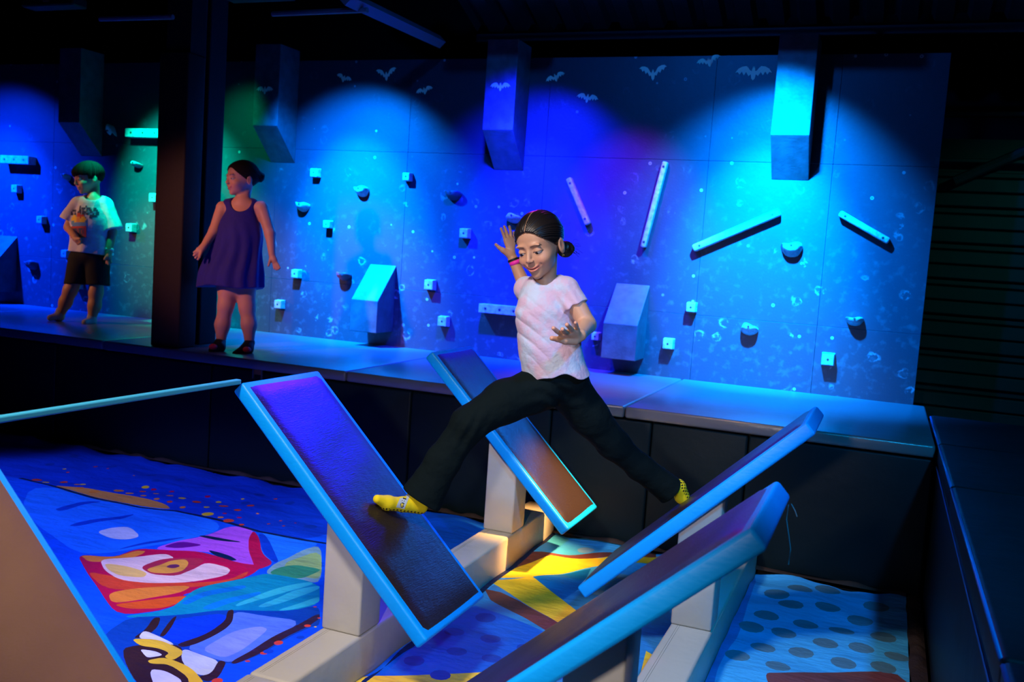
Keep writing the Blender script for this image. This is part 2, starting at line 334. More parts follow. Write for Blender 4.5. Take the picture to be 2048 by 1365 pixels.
# ------------------------------------------------------------------ holds
def cube_hold(u, v, s, label, name='cube_hold'):
    c = onY(u, v, YW - 0.03); k = s / F * ((c - CAM).dot(FW)) / 2
    o = empty(name, (c.x, YW, c.z), label=label, cat='climbing hold', group='square bolt-on block holds')
    bm = bmesh.new(); vs_ = prism(bm, [(c.x - k * 1.15, YW - .001, c.z - k * 1.15), (c.x + k * 1.15, YW - .001, c.z - k * 1.15), (c.x + k * 1.15, YW - .001, c.z + k * 1.15), (c.x - k * 1.15, YW - .001, c.z + k * 1.15)],
                              [(c.x - k, YW - .06, c.z - k), (c.x + k, YW - .06, c.z - k), (c.x + k, YW - .06, c.z + k), (c.x - k, YW - .06, c.z + k)])
    bev(bm, 0.005, 2); obj('block', bm, M['hold_white'], o)
    bm = bmesh.new(); tube(bm, [(c.x, YW - .0595, c.z), (c.x, YW - .062, c.z)], 0.008, 8); obj('bolt', bm, M['bolt'], o)
for u, v, s, lb in (
    (33, 378, 15, 'block hold left of the boy below the bolted ledge'), (83, 440, 14, 'block hold left of the boy level with his shirt sleeve'),
    (132, 508, 14, 'block hold beside the boy at his waist'), (156, 570, 15, 'block hold between the boy and his legs low on the wall'),
    (262, 456, 16, 'block hold right of the boy in dim green light'), (309, 396, 17, 'bright green lit block hold beside the padded column'),
    (631, 346, 16, 'highest white block hold in the cyan light'), (815, 354, 15, 'small blue block hold high between cyan and indigo light'),
    (656, 449, 14, 'small white block hold in the middle of the cyan light'), (593, 548, 16, 'block hold right of the standing girl at her hem'),
    (559, 609, 16, 'block hold right of the standing girl at her knees'), (930, 467, 18, 'white block hold left of the jumping girl head'),
    (860, 570, 19, 'blue block hold right of the cyan wedge volume'), (887, 643, 19, 'blue block hold low on the wall above the far step pad'),
    (1192, 673, 15, 'blue block hold beside the jumping girl elbow'), (1383, 615, 18, 'block hold right of the dim wedge volume'),
    (1337, 688, 20, 'block hold low right of the dim wedge volume'), (1656, 719, 23, 'largest block hold at the lower right of the wall')):
    cube_hold(u, v, s, lb)
def jug(u, v, wd, ht, label, m='hold_white', arch=False, up=1):
    c = onY(u, v, YW - 0.03); sc = ((c - CAM).dot(FW)) / F; a = wd * sc / 2; b = ht * sc
    bm = bmesh.new(); nu, nv = 20, 12; rows = []
    for j in range(nv + 1):
        t = j / nv * math.pi / 2; row = []
        for i in range(nu):
            p = 2 * math.pi * i / nu
            x = math.cos(p) * a * (1 + 0.1 * math.sin(3 * p + u)); z = math.sin(p) * b / 2
            if z > 0: z *= 0.45; z += 0.12 * b * math.sin(2.5 * p + u)
            yy = math.sin(t) * 0.075
            x *= math.cos(t) ** 0.45; z = z * math.cos(t) ** 0.6 + 0.25 * b * math.sin(t)
            if arch: z += b * 0.7 - 0.9 * b * (x / a) ** 2
            row.append(bm.verts.new((c.x + x, YW - 0.001 - yy, c.z + z)))
        rows.append(row)
    for r0, r1 in zip(rows, rows[1:]):
        for i in range(nu): bm.faces.new((r0[i], r0[(i + 1) % nu], r1[(i + 1) % nu], r1[i]))
    bm.faces.new(rows[0][::-1]); bmesh.ops.remove_doubles(bm, verts=bm.verts, dist=1e-5)
    o = obj('jug_hold', bm, M[m], None, True, label=label, cat='climbing hold', group='rounded bolt-on jug holds')
    bm = bmesh.new(); tube(bm, [(c.x, YW - .070, c.z + .2 * b), (c.x, YW - .079, c.z + .2 * b)], 0.008, 8); obj('bolt', bm, M['bolt'], o)
for a_ in ((604, 413, 28, 22, 'wavy white jug hold in the cyan light right of the standing girl'), (722, 382, 30, 24, 'curved white jug hold in the cyan light'),
           (905, 390, 34, 22, 'dark jug hold in the indigo light below the central box', 'hold_dark'), (1027, 436, 34, 22, 'pale jug hold half behind the jumping girl head'),
           (686, 552, 30, 20, 'red half round jug hold left of the cyan wedge', 'hold_red'), (1583, 498, 42, 34, 'large jug hold below the bright glittering bar'),
           (1498, 658, 34, 28, 'jug hold low on the wall below the bright light'), (1709, 642, 34, 22, 'pale smooth jug hold at the lower right of the wall'),
           (62, 530, 28, 22, 'dark jug hold left of the boy legs', 'hold_dark'), (222, 266, 18, 16, 'small arch shaped jug hold in the green light', 'hold_white', True),
           (273, 329, 22, 14, 'flat jug hold in the green light right of the boy'), (132, 354, 14, 16, 'round knob hold behind the boy head')):
    jug(*a_)
def bar_hold(u0, v0, u1, v1, wpx, label, m='hold_white', bumps=False):
    a = onY(u0, v0, YW - .03); b = onY(u1, v1, YW - .03); r = wpx * ((a - CAM).dot(FW)) / F / 2
    t = (b - a).normalized(); s = Vector((-t.z, 0, t.x)); o = empty('bar_hold', ((a.x + b.x) / 2, YW, (a.z + b.z) / 2), label=label, cat='climbing hold', group='long narrow bar holds')
    bm = bmesh.new(); lo = [Vector((p.x, YW - .001, p.z)) for p in (a - s * r - t * r, b - s * r + t * r, b + s * r + t * r, a + s * r - t * r)]
    prism(bm, lo, [p + Vector((0, -0.055, 0)) for p in lo]); bev(bm, r * 0.6, 3)
    obj('bar', bm, M[m], o, True)
    for q in (a + t * r, b - t * r):
        bm = bmesh.new(); tube(bm, [(q.x, YW - .0555, q.z), (q.x, YW - .058, q.z)], 0.009, 8); obj('bolt', bm, M['bolt'], o)
bar_hold(1140, 362, 1174, 444, 12, 'narrow violet lit bar hold slanting down right of the jumping girl')
bar_hold(1330, 329, 1288, 490, 11, 'long narrow bar hold leaning right, left of the bright light')
bar_hold(1393, 495, 1553, 427, 15, 'thick glittering bar hold in the brightest light')
bar_hold(1685, 430, 1772, 480, 13, 'chalky bar hold slanting down at the right of the wall')
def ledge(u0, u1, v, hpx, label, bolts):
    a = onY(u0, v, YW - .06); b = onY(u1, v, YW - .06); hh = hpx * ((a - CAM).dot(FW)) / F / 2
    o = empty('ledge_hold', ((a.x + b.x) / 2, YW, a.z), label=label, cat='climbing hold')
    obj('block', rbox(a.x, b.x, YW - 0.09, YW - .001, a.z - hh, a.z + hh, 0.005, 2), M['hold_white'], o)
    for k in range(bolts):
        x = a.x + (b.x - a.x) * (k + .5) / bolts
        bm = bmesh.new(); tube(bm, [(x, YW - .0895, a.z), (x, YW - .0925, a.z)], 0.010, 8); obj('bolt', bm, M['bolt'], o)
ledge(5, 62, 319, 16, 'pale bolted ledge block left of the boy head', 3)
ledge(255, 326, 266, 17, 'bright green lit ledge block left of the padded column', 3)
ledge(960, 1045, 616, 18, 'pale bolted ledge block left of the jumping girl waist', 3)

# ------------------------------------------------------------------ bat stickers
HALF = [(0, 0.20), (0.035, 0.34), (0.07, 0.20), (0.10, 0.06), (0.20, 0.12), (0.30, 0.26), (0.40, 0.34), (0.62, 0.32), (0.84, 0.20), (1.0, -0.02), (0.86, 0.02), (0.76, -0.12), (0.64, 0.04), (0.52, -0.16), (0.40, 0.02), (0.26, -0.20), (0.14, -0.10), (0.09, -0.34), (0.0, -0.44)]
def bat(u, v, wpx, rot, Y, label, lift=0.0):
    c = onY(u, v, Y); k = wpx * ((c - CAM).dot(FW)) / F / 2
    o = None; bm = bmesh.new(); ca_, sa = math.cos(R_(rot)), math.sin(R_(rot))
    def W(x, z, dy=0):
        z += lift * abs(x) ** 1.2 * 1.0
        x, z = x * k, z * k
        return (c.x + x * ca_ - z * sa, Y - 0.0015 - dy, c.z + x * sa + z * ca_)
    pts = HALF + [(-x, z) for x, z in HALF[-2:0:-1]]
    a = [bm.verts.new(W(x, z)) for x, z in pts]; b = [bm.verts.new(W(x, z, 0.002)) for x, z in pts]
    bm.faces.new(a); bm.faces.new(b[::-1])
    for i in range(len(a)): bm.faces.new((a[i], a[(i + 1) % len(a)], b[(i + 1) % len(a)], b[i]))
    bmesh.ops.triangulate(bm, faces=[f for f in bm.faces if len(f.verts) > 4])
    return obj('bat_sticker', bm, M['bat_film'], label=label, cat='bat sticker', group='pale bat stickers along the top of the wall')
FB = YW - 0.263
for a_ in ((530, 180, 40, 0, FB, 'bat sticker on the box volume above the standing girl'), (1001, 173, 44, 0, FB, 'bat sticker on the central indigo box volume'),
           (688, 157, 36, -18, YW, 'small tilted bat sticker, leftmost on the flat wall', 0.1), (773, 152, 46, 6, YW, 'bat sticker with wings raised in a V in the cyan light', 0.55),
           (849, 181, 38, 16, YW, 'bat sticker tilted upward left of the central box'), (1111, 155, 42, 22, YW, 'bat sticker tilted up right of the central box'),
           (1175, 196, 46, -8, YW, 'lowest bat sticker in the dark indigo part'), (1306, 149, 56, 4, YW, 'greenish bat sticker with raised wings', 0.5),
           (1418, 124, 48, 16, YW, 'highest bat sticker at the wall top edge', 0.2), (1507, 145, 72, 0, YW, 'largest bat sticker beside the bright right box volume')):
    bat(*a_)
# ------------------------------------------------------------------ step pads on their frames
L_, W_, T_ = 1.123, 0.492, 0.055
def slab(bm, A, d, n, L, y0, y1, t0, t1, inset=0.0):
    """A: top edge point (x, z); d: along, n: outward normal (2D xz); from depth t0 to t1 below the face"""
    pts = []
    for s, tt in ((inset, t0), (L - inset, t0), (L - inset, t1), (inset, t1)):
        pts.append((A[0] + d[0] * s - n[0] * tt, A[1] + d[1] * s - n[1] * tt))
    prism(bm, [(x, y0 + inset, z) for x, z in pts], [(x, y1 - inset, z) for x, z in pts])
def step_pad(parent, A, ang, y0, top='pad_top', L=L_, plabel=None, tlabel=None):
    a = R_(ang); d = (math.cos(a), math.sin(a)); n = (-d[1], d[0])
    if n[1] < 0: n = (-n[0], -n[1])
    bm = bmesh.new(); slab(bm, A, d, n, L, y0, y0 + W_, 0.0, T_); bev(bm, 0.011, 3)
    for f in bm.faces: f.material_index = 0
    p = obj('step_pad', bm, M['cyan_vinyl'], parent, True, label=plabel)
    # upholstered face: gently crowned grid
    bm = bmesh.new(); nx, ny = 28, 14; g = []
    for i in range(nx + 1):
        row = []
        for j in range(ny + 1):
            s = 0.006 + (L - 0.012) * i / nx; y = y0 + 0.006 + (W_ - 0.012) * j / ny
            e = min(i, nx - i) / nx * L; e2 = min(j, ny - j) / ny * W_
            h = 0.006 * (1 - math.exp(-min(e, e2) / 0.03)) + 0.001
            h += 0.0012 * math.sin(s * 23 + y * 9) * (1 if min(e, e2) > 0.04 else 0)
            if min(i, nx - i) == 0 or min(j, ny - j) == 0: h = -0.006
            row.append(bm.verts.new((A[0] + d[0] * s + n[0] * h, y, A[1] + d[1] * s + n[1] * h)))
        g.append(row)
    for i in range(nx):
        for j in range(ny): bm.faces.new((g[i][j], g[i + 1][j], g[i + 1][j + 1], g[i][j + 1]))
    tp = obj('pad_face', bm, M[top], p, True, label=tlabel)
    return p, A, d, n
def padpost(parent, xc, y0, yd, hb, pad, name='post'):
    _, A, d, n = pad; w2 = 0.0795
    def under(x):   # z of the pad underside at x
        s = (x - (A[0] - n[0] * T_)) / d[0]; return (A[1] - n[1] * T_) + d[1] * s
    bm = bmesh.new()
    prism(bm, [(xc - w2, y0, hb), (xc + w2, y0, hb), (xc + w2, y0 + yd, hb), (xc - w2, y0 + yd, hb)],
          [(xc - w2, y0, under(xc - w2) + .004), (xc + w2, y0, under(xc + w2) + .004), (xc + w2, y0 + yd, under(xc + w2) + .004), (xc - w2, y0 + yd, under(xc - w2) + .004)])
    bev(bm, 0.009, 3); obj(name, bm, M['beige_vinyl'], parent, True)
def beam(parent, x0, x1, ys, hb, name='base_beam'):
    for a, b in zip(ys, ys[1:]):
        obj(name, rbox(x0, x1, a + 0.001, b - 0.001, -0.058, hb, 0.012, 3), M['beige_vinyl'], parent, True)
        bm = bmesh.new()
        for xx in (x0 + 0.03, x0 + 0.038): tube(bm, [(xx, a + .02, hb + .0003), (xx, b - .02, hb + .0003)], 0.0007, 4)
        obj('seam', bm, M['stitch'], parent)
HB = 0.158
fA = empty('step_frame', (-1.71, 3.0, 0), label='left beige beam frame carrying the tilted pads that face right', cat='obstacle')
beam(fA, -1.795, -1.632, [0.3, 2.45, 3.66, YP - .02], HB)
pa0 = step_pad(fA, (-2.123, 1.035), -44.7, 1.22, 'pad_canvas', tlabel='brown canvas face of the nearest pad')
pa1 = step_pad(fA, (-2.121, 1.034), -44.6, 2.78, tlabel='dark face lit deep blue')
pa2 = step_pad(fA, (-2.123, 1.037), -44.8, 4.304, tlabel='dark face with orange brown glow')
padpost(fA, -1.714, 1.31, 0.15, HB, pa0); padpost(fA, -1.714, 2.868, 0.15, HB, pa1); padpost(fA, -1.714, 4.343, 0.17, HB, pa2)
fB = empty('step_frame', (-0.58, 3.0, 0), label='right beige beam frame carrying the tilted pads that face left', cat='obstacle')
beam(fB, -0.668, -0.505, [0.3, 2.75, YP - .02], HB)
pb3 = step_pad(fB, (-0.23, 1.028), -136.2, 3.534, tlabel='dark face seen edge on')
pb4 = step_pad(fB, (-0.21, 1.047), -138.2, 1.912, tlabel='dark face seen edge on')
padpost(fB, -0.588, 3.6, 0.15, HB, pb3); padpost(fB, -0.588, 2.2, 0.16, HB, pb4)
# strap between the pad tops
bm = bmesh.new(); a = Vector((-2.131, 1.716, 1.035)); b = Vector((-2.131, 2.778, 1.035))
box(bm, a.x - .012, a.x + .012, a.y, b.y, a.z - .009, a.z + .009); bev(bm, 0.004, 2)
obj('tension_strap', bm, M['strap'], label='thin teal strap stretched between the tops of the two left pads', cat='strap')
# loose threads
e = onY(1578, 1002, 2.42)
for i, (pp, lb) in enumerate((([(1577, 1010), (1573, 1040), (1578, 1075), (1581, 1100), (1577, 1130)], 'longer pale loose thread hanging from the near right pad'),
                              ([(1582, 1008), (1590, 1022), (1594, 1034)], 'short pale loose thread at the corner of the near right pad'))):
    bm = bmesh.new(); tube(bm, [onY(u, v, 2.41) for u, v in pp], 0.0012, 5)
    obj('loose_thread', bm, M['thread'], label=lb, cat='thread')
# ------------------------------------------------------------------ printed trampoline mats
def c5(pts): return [(x / 2.504, 820 + y / 2.504) for x, y in pts]
def c6(pts): return [(600 + x / 1.993, 680 + y / 1.993) for x, y in pts]
def c7(pts): return [(1100 + x / 2.16, 780 + y / 2.16) for x, y in pts]
def ground(pts): return [(p.x, p.y) for p in (onZ(u, v, 0.0) for u, v in pts)]
def dot(c, u, v, r, conv, sc):
    q = conv([(u, v)])[0]; p = onZ(q[0], q[1], 0.0); dep = (p - CAM).dot(FW); R = r / sc * dep / F
    return (c, [(p.x + R * math.cos(t), p.y + R * math.sin(t)) for t in [2 * math.pi * k / 12 for k in range(12)]])
def stroke(pts, w):
    g = ground(pts); out = []; back = []
    for i, p in enumerate(g):
        a = g[max(i - 1, 0)]; b = g[min(i + 1, len(g) - 1)]; dx, dy = b[0] - a[0], b[1] - a[1]; l = math.hypot(dx, dy)
        out.append((p[0] - dy / l * w, p[1] + dx / l * w)); back.append((p[0] + dy / l * w, p[1] - dx / l * w))
    return out + back[::-1]
BLUE = (0.0, 0.10, 0.80); DBL = (0.0, 0.05, 0.55); LBL = (0.01, 0.22, 0.95); SKY = (0.05, 0.42, 0.85); MAG = (0.50, 0.10, 0.75); CRM = (0.55, 0.0, 0.06)
RED = (0.75, 0.06, 0.02); ORG = (0.85, 0.25, 0.03); YEL = (0.90, 0.58, 0.02); CREAM = (0.85, 0.62, 0.58); TEAL = (0.0, 0.30, 0.42); LTE = (0.03, 0.55, 0.55); BRN = (0.035, 0.01, 0.008); DK = (0.0, 0.01, 0.06); NAVY = (0.0, 0.06, 0.35); WHT = (0.72, 0.75, 0.8); GRN = (0.30, 0.50, 0.15); DGR = (0.03, 0.28, 0.12); DOT = (0.07, 0.19, 0.28); MAR = (0.16, 0.045, 0.035)
def chaikin(p, n=2):
    for _ in range(n):
        p = [q for i in range(len(p)) for q in ((p[i - 1][0] * .2 + p[i][0] * .8, p[i - 1][1] * .2 + p[i][1] * .8), (p[i][0] * .8 + p[(i + 1) % len(p)][0] * .2, p[i][1] * .8 + p[(i + 1) % len(p)][1] * .2))]
    return p
def Q(c, conv, pts): return (c, ground(conv(pts)))
def P(c, conv, pts): return (c, ground(chaikin(conv(pts))))
left = [
 P(DBL, c5, [(-600, -300), (2400, 200), (1610, 662), (1300, 605), (950, 515), (880, 495), (700, 480), (350, 405), (150, 350), (-300, 260)]),
 P(LBL, c5, [(160, 365), (880, 500), (1130, 570), (1000, 640), (560, 710), (385, 725), (100, 500)]),
 P(WHT, c5, [(480, 605), (560, 590), (650, 586), (705, 630), (640, 645), (560, 640)]),
 P(DBL, c5, [(270, 490), (440, 450), (520, 455), (420, 470), (300, 505)]), P(DBL, c5, [(330, 575), (560, 535), (690, 515), (600, 545), (400, 580)]), P(DBL, c5, [(560, 700), (760, 650), (960, 635), (760, 665)]),
 P((0.75, 0.30, 0.06), c5, [(260, 378), (420, 390), (560, 415), (700, 440), (830, 470), (860, 492), (700, 478), (500, 438), (350, 402)]),
 P(MAG, c5, [(770, 692), (880, 655), (1000, 640), (1140, 575), (1285, 600), (1300, 780), (1200, 772), (1060, 712), (850, 705)]),
 P(DK, c5, [(985, 632), (1040, 625), (1235, 662), (1100, 652)]), P((0.14, 0, 0.25), c5, [(810, 684), (900, 655), (1030, 676), (900, 692)]), P(DK, c5, [(1040, 700), (1140, 728), (1195, 758), (1130, 755), (1060, 722)]),
 P(LBL, c5, [(1285, 602), (1500, 650), (1612, 665), (1460, 742), (1375, 768), (1310, 720)]),
 P(CRM, c5, [(1270, 600), (1300, 640), (1310, 710), (1375, 770), (1280, 806), (1245, 700), (1245, 640)]),
 P(DBL, c5, [(1290, 615), (1330, 620), (1400, 755), (1375, 765), (1315, 710)]),
 P((0.2, 0.42, 0.42), c5, [(1375, 768), (1500, 705), (1612, 672), (1610, 870), (1500, 855), (1320, 822)]),
 P(GRN, c5, [(1440, 750), (1612, 700), (1610, 850), (1500, 830), (1420, 790)]), P(DGR, c5, [(1390, 790), (1480, 770), (1590, 790), (1610, 800), (1500, 850), (1340, 820)]),
 P(CRM, c5, [(385, 725), (560, 738), (680, 690), (830, 700), (1000, 708), (1200, 770), (1320, 782), (1250, 830), (1100, 880), (900, 930), (965, 935), (840, 990), (590, 1030), (500, 900), (430, 800)]),
 P(ORG, c5, [(400, 728), (560, 738), (680, 698), (740, 705), (640, 745), (500, 765), (440, 760)]), P(RED, c5, [(430, 800), (560, 830), (900, 868), (1140, 850), (1250, 800), (1230, 835), (1000, 885), (700, 905), (520, 890)]),
 P(CREAM, c5, [(500, 752), (640, 735), (830, 714), (880, 738), (780, 752), (700, 790), (760, 822), (890, 830), (960, 795), (1030, 755), (1160, 790), (1135, 825), (950, 862), (750, 866), (600, 848), (520, 800)]),
 P((0.85, 0.55, 0.15), c5, [(520, 770), (640, 785), (740, 815), (720, 838), (600, 828), (540, 800)]),
 P((0.45, 0.02, 0.06), c5, [(700, 790), (790, 745), (880, 733), (1040, 742), (960, 792), (890, 832), (760, 824)]),
 P((0.8, 0.36, 0.05), c5, [(730, 800), (800, 775), (850, 748), (930, 740), (948, 760), (915, 805), (850, 820), (760, 816)]), P((0.15, 0.02, 0.1), c5, [(830, 785), (850, 770), (885, 765), (905, 775), (870, 792)]),
 P(ORG, c5, [(540, 910), (700, 890), (970, 875), (900, 920), (700, 945), (560, 960)]), P((0.8, 0.1, 0.01), c5, [(560, 965), (760, 945), (970, 930), (840, 985), (640, 990)]),
 P(TEAL, c5, [(600, 1035), (840, 992), (900, 960), (1000, 880), (1250, 835), (1350, 815), (1600, 868), (1602, 965), (1440, 1010), (1100, 1000), (900, 1020), (740, 1040)]),
 P(LTE, c5, [(1170, 980), (1330, 900), (1560, 858), (1570, 878), (1350, 925), (1200, 985)]), P(LTE, c5, [(1280, 985), (1450, 905), (1600, 880), (1600, 900), (1460, 940), (1330, 990)]), P(LTE, c5, [(1380, 1005), (1600, 925), (1600, 960), (1440, 1003)]),
 P((0.0, 0.2, 0.6), c5, [(900, 965), (1040, 900), (1220, 870), (1240, 885), (1040, 930), (940, 975)]), P((0, .25, .65), c5, [(1000, 990), (1180, 930), (1300, 900), (1310, 915), (1150, 970), (1060, 1000)]),
 P(NAVY, c5, [(590, 1040), (900, 1020), (1100, 1000), (1440, 1010), (1602, 965), (1602, 1100), (1300, 1400), (1100, 1900), (500, 1800), (300, 1400)]),
 P(DBL, c5, [(800, 1130), (870, 1040), (1140, 1012), (1120, 1080), (910, 1178)]),
 P((0.10, 0.24, 0.72), c5, [(910, 1190), (1130, 1085), (1170, 1005), (1320, 1030), (1520, 1055), (1340, 1165), (1165, 1268), (1090, 1255)]),
 P((0.25, 0.35, 0.75), c5, [(1000, 1195), (1150, 1110), (1300, 1080), (1350, 1100), (1200, 1200), (1120, 1245)]),
 P(BLUE, c5, [(1602, 1060), (1350, 1190), (1180, 1280), (1130, 1265), (1040, 1365), (1000, 1500), (1300, 1500), (1700, 1100)]),
 P(BRN, c5, [(770, 1035), (806, 1033), (790, 1085), (720, 1140), (665, 1142), (730, 1095)]), P(BRN, c5, [(795, 1128), (865, 1035), (888, 1024), (862, 1080), (822, 1130)]),
 P(BRN, c5, [(1140, 1003), (1172, 999), (1165, 1060), (1120, 1103), (920, 1192), (878, 1170), (1050, 1110), (1130, 1052)]),
 P(BRN, c5, [(1602, 1012), (1598, 1052), (1350, 1182), (1180, 1278), (1150, 1266), (1300, 1168), (1480, 1080)]),
 P(WHT, c5, [(720, 1098), (800, 1130), (872, 1168), (862, 1195), (780, 1160), (690, 1142)]),
 P((0.6, 0.7, 0.6), c5, [(913, 1190), (1000, 1225), (1095, 1258), (1085, 1305), (1020, 1332), (900, 1285)]),
 P(BRN, c5, [(1098, 1254), (1136, 1266), (1095, 1338), (1040, 1358), (985, 1332), (1060, 1318)]),
 P(BRN, c5, [(690, 1180), (870, 1170), (916, 1192), (905, 1262), (1040, 1400), (700, 1400), (600, 1200)]),
 P(YEL, c5, [(655, 1144), (800, 1146), (912, 1202), (914, 1228), (868, 1256), (820, 1240), (850, 1220), (790, 1195), (700, 1184)]),
 P(YEL, c5, [(735, 1252), (830, 1240), (960, 1290), (1030, 1366), (1060, 1500), (900, 1500), (962, 1345), (850, 1272), (755, 1268)]),
 P(WHT, c5, [(700, 1200), (780, 1212), (820, 1232), (740, 1242), (720, 1225)]), P(WHT, c5, [(745, 1290), (830, 1300), (920, 1350), (880, 1400), (780, 1400)]),
]
left.append((DK, stroke(c5([(100, 340), (250, 378), (350, 407), (500, 442), (700, 484), (880, 500), (950, 518), (1100, 553), (1300, 608), (1640, 668)]), 0.012)))
for u, v, r, c in ((185, 347, 24, RED), (230, 358, 16, YEL), (322, 297, 9, YEL), (340, 316, 9, RED), (320, 353, 19, RED), (385, 370, 13, ORG), (415, 370, 15, YEL), (477, 283, 11, RED), (540, 298, 7, RED), (670, 326, 6, ORG), (400, 393, 20, ORG), (470, 410, 24, ORG), (595, 403, 25, ORG), (650, 418, 20, ORG), (728, 382, 19, YEL), (715, 400, 16, RED), (718, 433, 15, ORG), (782, 412, 15, ORG), (850, 428, 19, ORG), (785, 450, 15, ORG), (850, 462, 14, RED), (912, 443, 19, YEL), (915, 485, 15, ORG), (985, 460, 22, RED), (1040, 430, 14, CRM), (1035, 488, 15, YEL), (1095, 452, 15, YEL), (1120, 476, 23, RED), (1040, 523, 30, YEL), (1105, 540, 15, ORG), (1145, 556, 27, RED), (1190, 500, 19, RED), (1215, 443, 9, YEL), (1255, 476, 19, RED), (1198, 537, 13, CRM), (1125, 520, 12, CRM), (1290, 517, 8, ORG), (1345, 570, 9, RED), (1380, 441, 10, RED), (1405, 550, 8, RED), (1420, 584, 8, RED), (1480, 560, 6, CRM), (1210, 575, 14, RED), (770, 390, 14, CRM), (860, 400, 12, CRM), (1540, 1078, 17, RED), (1395, 1163, 23, RED), (1322, 1208, 19, RED), (1240, 1257, 13, RED), (1088, 1352, 28, RED), (1578, 980, 9, RED), (1580, 1083, 7, YEL), (1598, 1040, 9, RED), (1345, 1200, 26, (0, .06, .5)), (1505, 1140, 20, (0, .06, .5))):
    left.append(dot(c, u, v, r, c5, 2.504))
for u, v, r in ((760, 320, 26), (1050, 375, 30), (250, 270, 22), (1555, 580, 34), (560, 290, 26), (900, 350, 24), (780, 360, 22), (1300, 420, 28), (1450, 470, 26), (370, 230, 22), (1230, 460, 25)): left.append(dot((0.0, 0.04, 0.38), u, v, r, c5, 2.504))
centre = [
 Q(SKY, c6, [(480, 640), (760, 690), (1500, 800), (1395, 1000), (1120, 1000), (740, 1020), (600, 900), (420, 760)]),
 Q(MAR, c6, [(700, 880), (900, 845), (1260, 850), (1420, 838), (1420, 870), (1000, 868), (860, 920), (740, 960)]),
 Q((0.03, 0.25, 0.6), c6, [(735, 1000), (900, 900), (1050, 990), (1150, 1100), (1200, 1250), (850, 1400), (300, 1400), (300, 1200)]),
 Q((0.0, 0.11, 0.62), c6, [(600, 1090), (700, 1060), (900, 1130), (1050, 1190), (1200, 1300), (900, 1400), (200, 1400), (240, 1340), (430, 1215)]),
 Q(YEL, c6, [(752, 948), (880, 895), (1000, 858), (1200, 870), (1440, 852), (1440, 885), (1230, 898), (1000, 935), (925, 947)]),
 Q((0.0, 0.16, 0.5), c6, [(925, 947), (1000, 936), (1160, 914), (1115, 990), (1045, 1035)]),  # shadow inside the zigzag, painted as darker blue
 Q(YEL, c6, [(752, 960), (925, 945), (1140, 1098), (1180, 1160), (1120, 1200), (1045, 1138)]),
 Q(MAR, c6, [(735, 990), (800, 1005), (880, 1040), (1045, 1138), (1120, 1195), (1110, 1240), (1000, 1166), (850, 1085), (760, 1030)]),
 Q(YEL, c6, [(200, 1345), (300, 1333), (800, 1320), (1000, 1310), (1000, 1420), (200, 1420)]),
 Q(YEL, c6, [(1380, 1235), (1420, 1260), (1400, 1400), (1340, 1400)]),
 Q(DK, c6, [(-100, 1700), (430, 1210), (1010, 768), (1020, 775), (450, 1225), (260, 1345), (-50, 1700)]),
]
for u, v in ((740, 1107), (615, 1160), (760, 1187), (625, 1240), (765, 1270), (455, 1278), (905, 1225), (880, 1330), (560, 1330)): centre.append(dot((0.0, 0.05, 0.4), u, v, 42, c6, 1.993))
for u, v in ((1200, 960), (1190, 1005), (1290, 940), (630, 775), (550, 720), (1140, 835)): centre.append(dot((0.2, 0.42, 0.6), u, v, 34, c6, 1.993))
right = [
 P(MAR, c7, [(925, 1222), (1000, 1225), (1190, 1213), (1560, 1212), (1580, 1500), (1100, 1400), (960, 1300)]),
]
for u, v in ((1040, 925), (935, 972), (1105, 1008), (1010, 1048), (1260, 1035), (1190, 1092), (1345, 1115), (920, 1107), (1085, 1130), (1268, 1178), (985, 1192), (1440, 1065), (1440, 1195), (870, 1025), (810, 1147), (1340, 995), (1200, 940), (980, 880), (1080, 860), (1410, 930), (1200, 860), (1500, 1150)): right.append(dot(DOT, u, v, 54, c7, 2.16))
right.insert(0, P((0.02, 0.2, 0.62), c7, [(700, 1300), (730, 1180), (820, 1050), (860, 900), (900, 800), (830, 700), (600, 1300)]))  # shadow beside the right beam, painted as a deeper blue strip
def clip_poly(poly, x0, x1, y0, y1):
    for ax, lim, sg in ((0, x0, 1), (0, x1, -1), (1, y0, 1), (1, y1, -1)):
        out = []
        for i in range(len(poly)):
            a, b = poly[i - 1], poly[i]; ia = sg * (a[ax] - lim) >= 0; ib = sg * (b[ax] - lim) >= 0
            if ia != ib:
                t = (lim - a[ax]) / (b[ax] - a[ax]); out.append((a[0] + (b[0] - a[0]) * t, a[1] + (b[1] - a[1]) * t))
            if ib: out.append(b)
        poly = out
        if len(poly) < 3: return []
    return poly
def mat_height(x, y):
    e = math.exp(-(YP - y) / 0.22)
    h = 0.013 * math.sin(x * 13 + 2 * math.sin(y * 5)) * math.exp(-(YP - y) / 0.45) + 0.006 * math.sin(x * 5 + y * 21 + 2 * math.sin(x * 4)) * math.exp(-(YP - y) / 0.8) + 0.005 * e * math.sin(x * 31 + y * 9 + 2 * math.sin(x * 7))
    h += 0.003 * math.sin(y * 14 + 1.5 * math.sin(x * 2.2)) + 0.002 * math.sin(x * 5 - y * 23)
    return h
